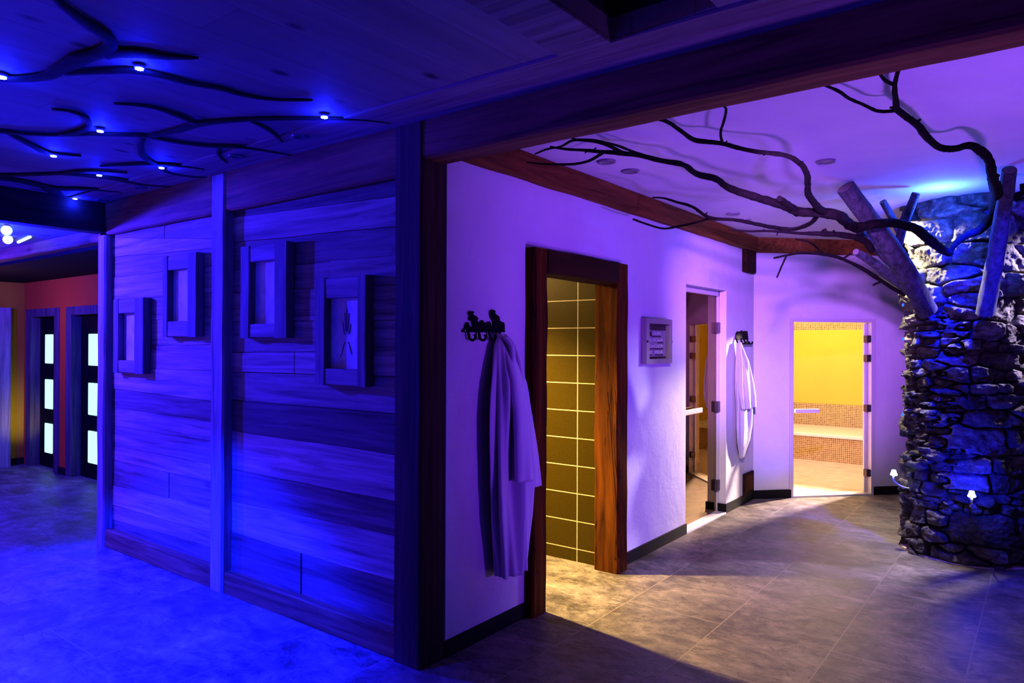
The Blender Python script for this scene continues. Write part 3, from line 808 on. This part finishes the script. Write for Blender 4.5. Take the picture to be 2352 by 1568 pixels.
# ---------------------------------------------------------------- towel
tw = thing('towel', 'white towel hanging in folds beside the sauna door', 'towel', (XW+.06, 7.0, 1.62))
T_BACK = [(1.635, 6.905, 6.955, .03), (1.45, 6.86, 7.05, .06), (1.2, 6.84, 7.16, .07), (1.0, 6.86, 7.26, .075), (.80, 6.87, 7.28, .07), (.66, 6.90, 7.22, .06), (.55, 6.96, 7.10, .045), (.49, 6.98, 7.05, .04)]
bm = body_mesh(T_BACK, 60, 64, .6, 3.7, XW+.012); finish(bm, 'back_fold', M['towel'], tw, smooth=True)
T_FRONT = [(1.64, 6.908, 6.960, .028), (1.45, 6.865, 7.075, .07), (1.25, 6.84, 7.16, .085), (1.1, 6.845, 7.235, .09), (.985, 6.90, 7.27, .085)]
bm = body_mesh(T_FRONT, 50, 64, .6, 5.1, XW+.030); finish(bm, 'front_fold', M['towel'], tw, smooth=True)

# ---------------------------------------------------------------- stone column
CX, CY, CR = -.52, 6.62, .43
def stone_column():
    rng = np.random.default_rng(11)
    nt, nz = 520, 380
    Hh = ZC
    # irregular rubble: thin slates on the left flank, bigger blocks elsewhere
    seeds = []
    circ = 2*PI*CR
    secs = ((0., .9, .13, .30, .9, 1.9), (.9, 1.55, .10, .24, 1., 2.), (1.55, 1.95, .035, .10, 1.4, 3.2), (1.95, 2.45, .06, .26, 1.2, 2.6), (2.45, circ, .12, .30, .9, 1.9))
    # x runs from the +X side round the back; the camera-facing side lies near x = 4.75*CR
    off = 4.75*CR-2.05
    for (xa, xb, h0, h1, r0, r1) in secs:
        z = rng.uniform(-.1, 0)
        while z < Hh:
            h = h0+(h1-h0)*rng.beta(1.1, 1.7)
            if z < .25: h = max(h, .12)
            if z > 1.85: h = max(h, rng.uniform(.13, .26))
            x = xa-rng.uniform(0, .12)
            while x < xb:
                hh = h*rng.uniform(.75, 1.1); w = hh*rng.uniform(r0, r1)+.02
                seeds.append(((x+w/2+off) % circ, z+h/2+rng.normal(0, h*.12), w/2, hh/2)); x += w
            z += h
    sd = np.array(seeds)
    ns = len(sd)
    tone = rng.uniform(.55, 1.25, ns); push = rng.uniform(-.03, .045, ns); tilt = rng.normal(0, .30, (ns, 2)); wm = rng.uniform(.94, 1.06, (ns, 2))
    th = np.arange(nt)/nt*2*PI
    X = th*CR
    vs, cols = [], []
    verts = np.zeros((nz+1, nt, 3)); colr = np.zeros((nz+1, nt, 4)); colr[..., 3] = 1
    for i in range(nz+1):
        z = Hh*i/nz
        near = np.where(np.abs(sd[:, 1]-z) < sd[:, 3]*2.2+.08)[0]
        s = sd[near]
        wob = np.array([noise.noise(Vector((math.cos(t)*2.6, math.sin(t)*2.6, z*5)))*.030 for t in th])
        wob2 = np.array([noise.noise(Vector((math.cos(t)*2.6+9, math.sin(t)*2.6, z*5)))*.022 for t in th])
        dx = (X[:, None]+wob[:, None]-s[None, :, 0]); dx = (dx+circ/2) % circ-circ/2
        dz = (z+wob2[:, None]-s[None, :, 1])
        # superellipse metric per stone
        q = ((np.abs(dx)/s[None, :, 2])**4 + (np.abs(dz)/s[None, :, 3])**4)**.25
        o = np.argsort(q, axis=1)
        i0 = o[:, 0]; q0 = q[np.arange(nt), i0]; q1 = q[np.arange(nt), o[:, 1]]
        e = np.clip((q1-q0)/.26, 0, 1); e = e*e*(3-2*e)
        k = near[i0]
        hgt = -.060+.060*e + e*np.clip(push[k] + tilt[k, 0]*dx[np.arange(nt), i0] + tilt[k, 1]*dz[np.arange(nt), i0], -.035, .04)
        fine = np.array([noise.fractal(Vector((math.cos(t)*CR*14, math.sin(t)*CR*14, z*18)), .8, 2.1, 6)*.016 for t in th])
        r = CR + hgt + fine*(.4+.6*e)
        r += .05*max(0, 1-z/.22)**2*.3
        verts[i, :, 0] = CX+np.cos(th)*r; verts[i, :, 1] = CY+np.sin(th)*r; verts[i, :, 2] = z
        tt = tone[k]*(.35+.65*e)
        tt = tone[k]*np.where(e < .25, .55, 1.)
        colr[i, :, 0] = tt*wm[k, 0]; colr[i, :, 1] = tt; colr[i, :, 2] = tt*wm[k, 1]
    V = verts.reshape(-1, 3)
    idx = np.arange((nz+1)*nt).reshape(nz+1, nt)
    a = idx[:-1, :]; b = np.roll(idx, -1, 1)[:-1, :]; c = np.roll(idx, -1, 1)[1:, :]; d = idx[1:, :]
    F = np.stack([a, b, c, d], -1).reshape(-1, 4)
    me = bpy.data.meshes.new('stone_column')
    me.from_pydata(V.tolist(), [], F.tolist())
    at = me.color_attributes.new('tone', 'FLOAT_COLOR', 'POINT')
    at.data.foreach_set('color', np.clip(colr, 0, 1.5).reshape(-1).astype(np.float32))
    me.materials.append(M['stone'])
    me.polygons.foreach_set('use_smooth', [True]*len(me.polygons)); me.update()
    o = bpy.data.objects.new('stone_column', me); COL.objects.link(o)
    return tag(o, 'round column clad in rough stones, dressed as a tree trunk', 'column', kind='thing')
stone_column()
bm = BM(); lathe(bm, [(CR+.035, 0.001), (CR+.035, .008), (CR-.1, .009)], 60, (CX, CY, 0)); struct(bm, 'trim_2', m_plain('sand_grout', (.62, .52, .42), .8))

# ---------------------------------------------------------------- branches of the tree
def cA(cx, cy): return 1200+.4898*cx, 150+.4898*cy
def zpts(L, depth=False):
    P, Rr = [], []
    for cx, cy, w, z in L:
        x, y = cA(cx, cy)
        p = at_d(x, y, z) if z > 2.9 else at_z(x, y, z)
        dd = (p-CP).dot(Fv)
        P.append(p); Rr.append(max(.0035, w*.4898*dd/FPX/2))
    return P, Rr
def branch(label, main, twigs=(), seed=0, group=None):
    P, Rr = zpts(main)
    t = thing('bare_branch', label, 'branch', P[0], 'bare branches spreading from the stone column')
    bm = BM(); tube(bm, P, Rr, 12, .22, 13., seed=seed)
    # short broken spurs along the limb
    rr = random.Random(seed+5)
    for _ in range(max(3, len(P)//2)):
        i = rr.randrange(1, len(P)-1); p = P[i].lerp(P[i+1], rr.random()) if i+1 < len(P) else P[i]
        dirv = Vector((rr.uniform(-1, 1), rr.uniform(-1, 1), rr.uniform(-.4, .5))).normalized()
        tube(bm, [p, p+dirv*(Rr[i]+.018)], [Rr[i]*.5, Rr[i]*.32], 7, .1, smooth=False)
    finish(bm, 'limb', M['branch'], t, smooth=True, sharp=60)
    for k, tw_ in enumerate(twigs):
        P, Rr = zpts(tw_)
        bm = BM(); tube(bm, P, Rr, 9, .2, 16., seed=seed+k+1); finish(bm, 'twig', M['branch'], t, smooth=True, sharp=60)
B1 = [(2000,880,34,5.12),(1960,860,40,5.0),(1900,810,46,4.92),(1830,760,46,4.85),(1740,740,42,4.82),(1640,745,42,2.43),(1560,760,48,2.43),(1480,705,48,2.46),(1390,690,46,2.48),(1290,685,42,2.50),(1220,655,40,2.52),(1100,620,36,2.54),(970,575,32,2.57),(900,530,30,2.59),(820,510,28,2.60),(750,465,24,2.62),(640,445,22,2.63),(560,425,22,2.64),(470,412,22,2.65),(370,405,18,2.66),(290,398,15,2.66),(200,392,12,2.66),(130,382,10,2.66)]
branch('longest bare branch arching from the stone column toward the corner post', B1,
       [[(480,414,18,2.65),(370,365,16,2.655),(250,350,13,2.66),(180,380,10,2.66),(110,395,9,2.655),(60,415,8,2.65)],
        [(640,440,14,2.64),(540,412,12,2.65),(430,372,12,2.66),(330,350,10,2.66),(250,348,10,2.66),(225,332,8,2.66)],
        [(375,412,16,2.655),(310,448,13,2.64),(240,463,12,2.63),(130,464,10,2.62),(20,455,6,2.62)],
        [(1290,690,40,2.50),(1245,655,34,2.52),(1205,625,28,2.54)]], 1)
branch('bare branch rising from the fork and dipping behind the header beam', [(1440,700,40,2.47),(1390,670,36,2.49),(1340,600,30,2.53),(1335,510,26,2.57),(1290,450,24,2.60),(1220,420,22,2.61),(1100,405,20,2.62),(1020,390,20,2.63),(930,365,20,2.64),(810,350,22,2.65),(740,305,19,2.655),(680,265,19,2.66),(620,250,15,2.66),(560,266,11,2.66),(490,272,8,2.66)],
       [[(935,362,15,2.64),(930,310,12,2.65),(945,260,14,2.66),(955,205,12,2.66),(935,185,9,2.66)]], 20)
branch('thick bare branch looping up the right side of the column', [(1985,890,20,5.1),(2060,810,32,5.06),(2150,765,42,5.0),(2210,690,58,4.85),(2226,620,54,4.65),(2203,520,42,2.57),(2190,450,40,2.60),(2150,400,42,2.62),(2090,375,34,2.63),(2030,390,30,2.63),(1960,385,32,2.64),(1900,340,36,2.65),(1850,280,32,2.655),(1790,235,30,2.66),(1755,205,30,2.66),(1750,150,26,2.665),(1745,90,22,2.67),(1765,20,20,2.67)],
       [[(1750,208,22,2.66),(1720,215,18,2.66),(1660,213,18,2.66),(1590,180,16,2.66),(1530,155,16,2.66),(1490,125,16,2.66),(1410,90,12,2.66)],
        [(1745,92,18,2.67),(1700,70,16,2.67),(1675,38,13,2.67)],
        [(2225,665,40,4.7),(2300,620,30,4.6),(2360,588,24,4.55),(2420,560,18,4.5)],
        [(2345,600,20,4.55),(2345,555,22,4.55)]], 40)
branch('lowest slim bare branch drooping in front of the steam room wall', [(1790,1075,22,5.55),(1700,1020,20,5.48),(1640,980,20,5.42),(1560,935,17,5.36),(1480,900,16,5.3),(1400,885,14,5.25),(1310,880,12,5.2),(1240,890,10,5.15),(1180,903,9,5.1)],
       [[(1238,892,9,5.15),(1212,950,8,5.13),(1193,995,8,5.12)], [(1410,888,9,5.25),(1350,830,8,5.2),(1280,815,7,5.15)], [(1500,908,10,5.3),(1540,882,9,5.3)], [(1685,1012,12,5.46),(1645,1030,9,5.44)]], 60)
branch('bare branch crossing below the wall beam at middle height', [(1640,870,30,5.0),(1600,820,30,4.93),(1500,795,28,4.85),(1420,790,26,4.8),(1330,788,16,4.78),(1270,785,14,4.75),(1150,776,11,4.7),(1060,778,10,4.65),(980,770,8,4.6)],
       [[(1425,792,22,4.8),(1412,768,20,4.8)]], 80)
branch('forked bare branch reaching over the framed doorway', [(1390,695,22,4.62),(1350,740,19,2.44),(1270,768,18,2.43),(1180,760,18,2.44),(1100,745,17,2.45),(1000,725,16,2.46),(880,715,16,2.47),(800,665,13,2.49),(720,640,11,2.51),(660,622,9,2.52),(610,620,7,2.53)],
       [[(875,718,11,2.47),(800,740,10,2.45),(730,755,10,2.44),(665,765,10,2.43),(600,750,9,2.44),(520,722,9,2.45)]], 100)

def log(label, pts, seed):
    P = [at_d(x, y, d) for x, y, w, d in pts]; Rr = [w*d/FPX/2 for x, y, w, d in pts]
    t = thing('cut_log', label, 'log', P[0], 'sawn logs around the top of the stone column')
    bm = BM(); rings = tube(bm, P, Rr, 14, .10, 9., seed=seed, step=.05)
    finish(bm, 'bark', M['log'], t, smooth=True, sharp=50)
    ax = (P[-1]-P[-2]).normalized()
    bm = BM(); tube(bm, [P[-1]-ax*.003, P[-1]+ax*.004], [Rr[-1]*.9]*2, 14, smooth=False)
    finish(bm, 'sawn_end', M['logend'], t)
log('thick sawn log leaning left in front of the stone column', [(2130,715,46,5.16), (2060,590,44,5.0), (1942,430,40,4.84)], 1)
log('thin short sawn log standing behind the thick leaning one', [(2066,530,17,5.36), (2028,463,15,5.28)], 2)
log('thin upright sawn log touching the ceiling glow', [(2064,560,20,5.20), (2074,520,20,5.12), (2104,444,18,5.02)], 3)
log('tall upright sawn log at the right side of the column', [(2262,720,40,5.06), (2287,590,36,4.86), (2319,390,30,4.40)], 4)
log('sawn log sloping down left, upper of the low pair', [(2085,640,24,5.4), (2030,585,22,5.22), (1975,533,18,5.05)], 5)
log('sawn log sloping down left, lower of the low pair', [(2085,662,26,5.5), (2020,612,22,5.35), (1966,578,16,5.2)], 6)

# ---------------------------------------------------------------- silhouette branches on the timber ceiling
def cB(cx, cy): return .34014*cx, .34014*cy
def cbranch(label, lines, seed):
    t = None
    for k, L in enumerate(lines):
        P, Rr = [], []
        for cx, cy, w in L:
            p = at_z(*cB(cx, cy), ZC-.010)
            P.append(p)
        for i, (cx, cy, w) in enumerate(L):
            x, y = cB(cx, cy); a = cB(*L[max(i-1, 0)][:2]); b = cB(*L[min(i+1, len(L)-1)][:2])
            tx, ty = b[0]-a[0], b[1]-a[1]; q = math.hypot(tx, ty); hw = w*.34014/2
            e1 = at_z(x-ty/q*hw, y+tx/q*hw, ZC-.010); e2 = at_z(x+ty/q*hw, y-tx/q*hw, ZC-.010)
            t3 = (P[min(i+1, len(L)-1)]-P[max(i-1, 0)]).normalized()
            dv = e1-e2; dv -= t3*dv.dot(t3)
            Rr.append(max(.004, dv.length/2))
        if t is None:
            t = thing('ceiling_branch', label, 'branch', P[0], 'dark branches fixed to the timber ceiling')
        bm = BM(); tube(bm, P, Rr, 10, .08, 8., flat=lambda r: min(1., .007/r), seed=seed+k, step=.03)
        finish(bm, 'limb' if k == 0 else 'twig', M['ceilbranch'], t, smooth=True)
cbranch('large forked dark branch at the near end of the timber ceiling', [
    [(-60,530,30),(0,530,36),(60,535,40),(200,530,50),(330,510,70),(430,460,95),(560,390,110),(700,350,110),(745,290,95),(700,235,85),(620,180,78),(520,110,66),(440,50,58),(385,0,50),(350,-40,46)],
    [(690,380,70),(760,360,70),(900,362,65),(1000,368,56),(1100,380,42),(1220,386,26),(1340,390,6)],
    [(420,500,30),(520,490,36),(640,484,38),(830,476,40),(940,482,40),(1100,512,36),(1280,560,34),(1480,595,30),(1650,642,22),(1850,670,14),(2110,674,5)]], 1)
cbranch('long dark ceiling branch with curling side shoots', [
    [(-40,888,18),(20,890,20),(200,905,20),(400,910,20),(600,905,20),(800,910,18),(980,920,24),(1200,960,20),(1400,984,20),(1650,995,18),(1850,1025,12),(1970,1045,5)],
    [(410,908,24),(530,890,38),(600,850,42),(575,795,34),(500,757,20),(430,742,12),(350,735,5)],
    [(980,925,20),(1080,905,32),(1200,880,40),(1330,842,40),(1500,820,26),(1750,805,20),(2050,800,16),(2352,803,12),(2500,812,8),(2640,830,4)],
    [(1320,835,30),(1260,805,34),(1200,780,34),(1080,735,24),(950,710,16),(770,698,5)],
    [(1700,818,20),(1790,860,28),(1860,910,25),(1905,955,10)],
    [(965,930,46),(945,990,52),(970,1060,42),(1050,1110,26),(1150,1165,16),(1300,1190,12),(1480,1195,5)],
    [(40,892,12),(130,940,24),(230,990,26),(330,1036,20),(450,1045,10),(545,1050,5)],
    [(1480,988,34),(1475,1035,38),(1500,1070,24),(1540,1100,6)]], 30)
cbranch('slim dark ceiling branch farthest along, above the hall opening', [
    [(-40,1187,18),(0,1185,18),(200,1180,16),(400,1172,15),(550,1156,14),(700,1156,10),(860,1165,4)],
    [(400,1172,12),(560,1185,14),(760,1205,18),(870,1228,18),(1000,1248,14),(1170,1258,5)],
    [(-30,1200,22),(0,1205,22),(150,1225,24),(280,1255,24),(400,1275,20),(600,1278,16),(820,1295,4)],
    [(290,1258,36),(360,1296,46),(420,1328,26),(450,1340,10)]], 60)
cbranch('short thin dark ceiling branch beside the long curling one', [[(680,1120,8),(830,1112,14),(980,1108,14),(1150,1115,14),(1280,1126,12),(1380,1140,5)]], 90)

# ---------------------------------------------------------------- star LEDs and downlights
LEDZ = ZC-.024
LED = [((320,160),'led star on the thick fork of the nearest ceiling branch'),((745,271),'led star highest along the long branch, above the corner planks'),((230,303),'led star by the curled shoot of the long ceiling branch'),
       ((123,360),'led star at the tip of a drooping ceiling twig'),((371,387),'led star at the bottom of the big curling loop'),((228,404),'led star on the slim far branch, middle of its twigs'),((163,460),'led star farthest along, close to the dark cross beam'),((5,180),'led star cut by the left edge of the photo')]
led0 = None; LEDPOS = []
for (x, y), lab in LED:
    p = at_z(x, y, LEDZ); p.x = max(p.x, -5.94); LEDPOS.append(p)
    if led0 is None:
        led0 = thing('led_star', 'small white-blue '+lab, 'ceiling light', p, 'led stars on the timber ceiling')
        bm = BM()
        k = 16; ring = []
        for i in range(k):
            r = .016 if i % 2 == 0 else .011
            ring.append((p.x+r*math.cos(2*PI*i/k), p.y+r*math.sin(2*PI*i/k), p.z))
        prism(bm, ring, (0, 0, .005)); finish(bm, 'star', M['ledglow'], led0)
        bm = BM(); lathe(bm, [(.012, .005), (.020, .008), (.021, .014), (.012, .022)], 18, p); finish(bm, 'socket', M['ledrim'], led0, smooth=True)
    else: dup(led0, p, 'small white-blue '+lab)

def downlight(p, ring, lens, label, group, r=.045, src=None):
    if src is not None: return dup(src, p, label, group)
    t = thing('recessed_downlight', label, 'downlight', p, group)
    bm = BM(); lathe(bm, [(r*.66, -.002), (r*.70, -.007), (r*.95, -.007), (r, -.001), (r, .006), (r*.6, .006)], 28, p); finish(bm, 'ring', ring, t, smooth=True)
    bm = BM(); lathe(bm, [(r*.1, -.001), (r*.5, -.0005), (r*.68, .003), (r*.68, .005)], 24, p); finish(bm, 'lens', lens, t, smooth=True)
    return t
DLW = [((1393,371),'round unlit downlight nearest the corner post on the plaster ceiling'),((1448,393),'round unlit downlight second from the corner post on the plaster ceiling'),((1897,371),'round unlit downlight alone near the middle of the plaster ceiling'),((1684,491),'round unlit downlight first of the far pair above the towel'),((1710,505),'round unlit downlight second of the far pair above the towel')]
d0 = None
for (x, y), lab in DLW:
    o = downlight(at_z(x, y, ZC+.001), M['dlring'], M['dlglass'], lab, 'downlights in the plaster ceiling', .058, d0); d0 = d0 or o
DLB = [((690,313),'small recessed downlight in the ceiling boards above the right plank panel'),((543,358),'small recessed downlight in the ceiling boards near the middle post'),((322,430),'small recessed downlight in the ceiling boards above the left plank panel'),((235,460),'small recessed downlight in the ceiling boards closest to the cross beam')]
d0 = None
for (x, y), lab in DLB:
    o = downlight(at_z(x, y, ZC-.013), M['dlblue'], M['dlblue'], lab, 'downlights in the timber ceiling', .045, d0); d0 = d0 or o

# spot lamps in the left bay
SPA = at_z(15, 529, 2.485); SPB = at_z(18, 550, 2.50)
def spotlamp(p, lab):
    t = thing('spot_lamp', lab, 'spot lamp', p, 'spot lamps under the low bay ceiling')
    bm = BM(); bmesh.ops.create_uvsphere(bm, u_segments=16, v_segments=10, radius=.038, matrix=Matrix.Translation(p)); finish(bm, 'bulb', M['spotglow'], t, smooth=True)
    bm = BM(); lathe(bm, [(.016, .030), (.022, .034), (.022, .055), (.01, .06)], 14, p); finish(bm, 'socket', M['chrome'], t, smooth=True)
    return t
spotlamp(SPA, 'glowing spot lamp under the low blue bay ceiling, nearer one')
spotlamp(SPB, 'glowing spot lamp under the low blue bay ceiling, farther one')
a = at_z(42, 556, 2.52); b = at_z(69, 544, 2.52)
bm = BM(); tube(bm, [a, a.lerp(b, .5), b], [.012]*3, 10); tag(finish(bm, 'glow_strip', M['spotglow'], smooth=True), 'short glowing streak of reflected light on the low bay ceiling', 'glow strip')  # glowing strip standing in for a streak of reflected light

# bell-shaped lamps on curved stems
def bell(p, root, label):
    t = thing('bell_lamp', label, 'lamp', p, 'bell lamps on curved stems at the column foot')
    bm = BM(); lathe(bm, [(q*.72, h*.8) for q, h in ((.010, .024), (.021, .022), (.024, .010), (.026, .0), (.035, -.018), (.037, -.026), (.028, -.032), (.006, -.034))], 20, p); finish(bm, 'shade', M['mushglow'], t, smooth=True)
    mid = p.lerp(root, .5)
    bm = BM(); tube(bm, [p+Vector((0, 0, -.026)), p+Vector((0, 0, -.07)), mid+Vector((0, 0, -.09)), root+Vector((0, 0, -.06)), root], [.008, .006, .006, .006, .008], 8); finish(bm, 'stem', M['alum'], t, smooth=True)
MU1 = at_d(2232, 1133, 5.02); MU2 = at_d(2053, 1084, 5.62)
def to_col(p):
    v = Vector((CX-p.x, CY-p.y, 0)); L = v.length; return p + v*((L-CR+.03)/L)
bell(MU1, to_col(MU1)+Vector((0, 0, -.06)), 'glowing bell lamp on the front of the stone column')
bell(MU2, to_col(MU2)+Vector((0, 0, -.06)), 'glowing bell lamp beside the stone column near the steam room door')
for (x, y), lab in (((2071,700),'blue led bulb highest on the left edge of the column'),((2071,778),'blue led bulb second from the top on the column edge'),((2070,952),'blue led bulb lowest on the left edge of the column')):
    p = at_d(x+3, y, 5.60)
    bm = BM(); bmesh.ops.create_uvsphere(bm, u_segments=12, v_segments=8, radius=.008, matrix=Matrix.Translation(p) @ Matrix.Diagonal((1, 1, 1.6, 1)))
    tag(finish(bm, 'led_bulb', M['bulbblue'], smooth=True), 'tiny '+lab, 'led bulb', 'blue led bulbs on the column edge')

# ---------------------------------------------------------------- lights
BLUE = (.0012, .0048, 1.); BLUE2 = (.016, .006, 1.); VIO = (.20, .03, 1.); WARM = (1., .62, .26)
def light(kind, name, loc, col, w, r=.04, to=None, ang=90, blend=.5, size=None, spread=None):
    l = bpy.data.lights.new(name, kind); l.color = col; l.energy = w
    if kind == 'AREA':
        l.shape = 'RECTANGLE'; l.size, l.size_y = size
        if spread: l.spread = math.radians(spread)
    else: l.shadow_soft_size = r
    if kind == 'SPOT': l.spot_size = math.radians(ang); l.spot_blend = blend
    o = bpy.data.objects.new(name, l); COL.objects.link(o); o.location = loc
    if to is not None: o.rotation_euler = (Vector(to)-Vector(loc)).to_track_quat('-Z', 'Y').to_euler()
    return o
# blue floor of the timber room: ceiling spots out of frame
light('SPOT', 'blue_floor_spot', (-4.4, .5, 2.70), BLUE, 6500, .05, (-4.45, 1.1, 0), 78, .3)
light('SPOT', 'blue_floor_spot', (-3.5, .5, 2.70), BLUE, 2800, .05, (-3.8, 1.0, 0), 80, .8)
# lamp of the left bay, raking across the plank wall
light('SPOT', 'bay_lamp', (-6.9, 1.35, 2.40), BLUE2, 2300, .05, (-4.8, 2.6, 1.2), 84, .25)
light('POINT', 'bay_bulb', (-6.69, 2.0, 2.38), BLUE, 220, .03)
light('POINT', 'bay_back_fill', (-8.4, 1.2, 2.25), (.012, .006, 1.), 900, .05)  # added unseen blue light, brightens the hall frames and floor
light('POINT', 'amber_glow', (-8.3, -1.0, 1.3), (1., .20, .025), 45, .2)
for p in LEDPOS: light('POINT', 'led_star_light', p+Vector((0, 0, -.03)), BLUE, 5., .010)
# plaster room
light('SPOT', 'violet_wall_fill', (1.6, 3.7, .75), VIO, 450, .06, (-2.485, 4.6, 1.5), 66, .9)  # unseen violet spot added to colour the plaster wall
light('SPOT', 'violet_ceiling_fill', (.5, 3.3, .4), (.30, .075, 1.), 230, .22, (-.6, 4.2, 2.7), 100, .8)  # unseen upward spot added to tint the plaster ceiling
light('SPOT', 'back_wall_fill', (-.8, 2.80, 2.48), (.40, .12, 1.), 1850, .07, (-2.3, 7.7, 1.75), 36, .75)  # added spot behind the header beam, brightens the back wall; no fitting
light('SPOT', 'pale_bounce_fill', (-.75, 2.80, 2.48), (1., .76, .74), 340, .06, (-2.45, 7.1, .65), 34, 1.)  # added spot standing in for pale floor bounce on the lower walls
light('SPOT', 'pale_log_spot', (-1.12, 6.22, 2.62), (1., .86, .56), 340, .02, (-.74, 6.38, 2.1), 96, .5)
light('POINT', 'blue_tree_lamp', (-.62, 5.84, 2.59), (.022, .085, 1.), 40, .03)
light('SPOT', 'blue_column_spot', (-.30, 5.62, 2.66), BLUE, 1500, .03, (-.47, 6.12, 2.0), 54, .8)
light('SPOT', 'pale_column_spot', (.47, 6.72, 2.55), (.70, .56, 1.), 520, .03, (-.08, 6.55, 2.1), 62, .8)
light('SPOT', 'blue_log_fill', (-.05, 5.0, 1.1), BLUE, 420, .03, (-.42, 6.0, 2.35), 40, .8)  # unseen blue spot added to light the logs from below
light('POINT', 'bell_lamp_light', MU1+Vector((.0, -.03, .06)), BLUE, 22, .02)
light('POINT', 'bell_lamp_light', MU2+Vector((-.05, -.05, 0)), BLUE, 1.6, .02)
# warm rooms
light('SPOT', 'shower_lamp', (-3.45, 3.69, 2.40), (1., .64, .20), 1500, .03, (-3.25, 3.76, 0), 106, 1.)
light('POINT', 'shower_fill', (-3.75, 3.6, 2.3), (1., .64, .20), 70, .05)
light('POINT', 'steam_lamp', (-2.2, 9.9, 2.25), (1., .80, .50), 100, .15)
light('POINT', 'steam_lamp', (-3.4, 10.2, 2.25), (1., .80, .50), 50, .15)
light('SPOT', 'steam_door_fill', (-1.2, 10.2, 2.2), (1., .74, .64), 4200, .1, (-2.2, 7.2, 1.0), 60, .4)  # added spot aimed out through the glass door to brighten the white wall
light('POINT', 'sauna_lamp', (-3.3, 6.0, 1.9), (1., .22, .22), 16, .05)
# hall and faint warm room light from behind the camera
light('SPOT', 'hall_glow', (-10.2, 3.5, .45), (1., .80, .12), 7, .05, (-10.87, 3.53, .7), 80, 1.)  # added spot, stands in for pane light on the yellow wall
light('POINT', 'hall_amber', (-9.5, 2.7, 2.0), (1., .30, .02), 7, .05)  # added orange point, put in to tint the hall wall
light('POINT', 'room_glow', (-1.5, -2.5, 2.0), (1., .25, .08), 5, .3)

# ---------------------------------------------------------------- world, view
w = bpy.data.worlds.new('world'); S.world = w; w.use_nodes = True
w.node_tree.nodes['Background'].inputs[0].default_value = (.0, .0, .0, 1)
S.view_settings.view_transform = 'Standard'; S.view_settings.look = 'None'
S.view_settings.exposure = 0; S.view_settings.gamma = 1; S.view_settings.use_curve_mapping = False
S.cycles.max_bounces = 6; S.cycles.diffuse_bounces = 1; S.cycles.transparent_max_bounces = 8
S.cycles.use_denoising = True
S.cycles.sample_clamp_indirect = 4
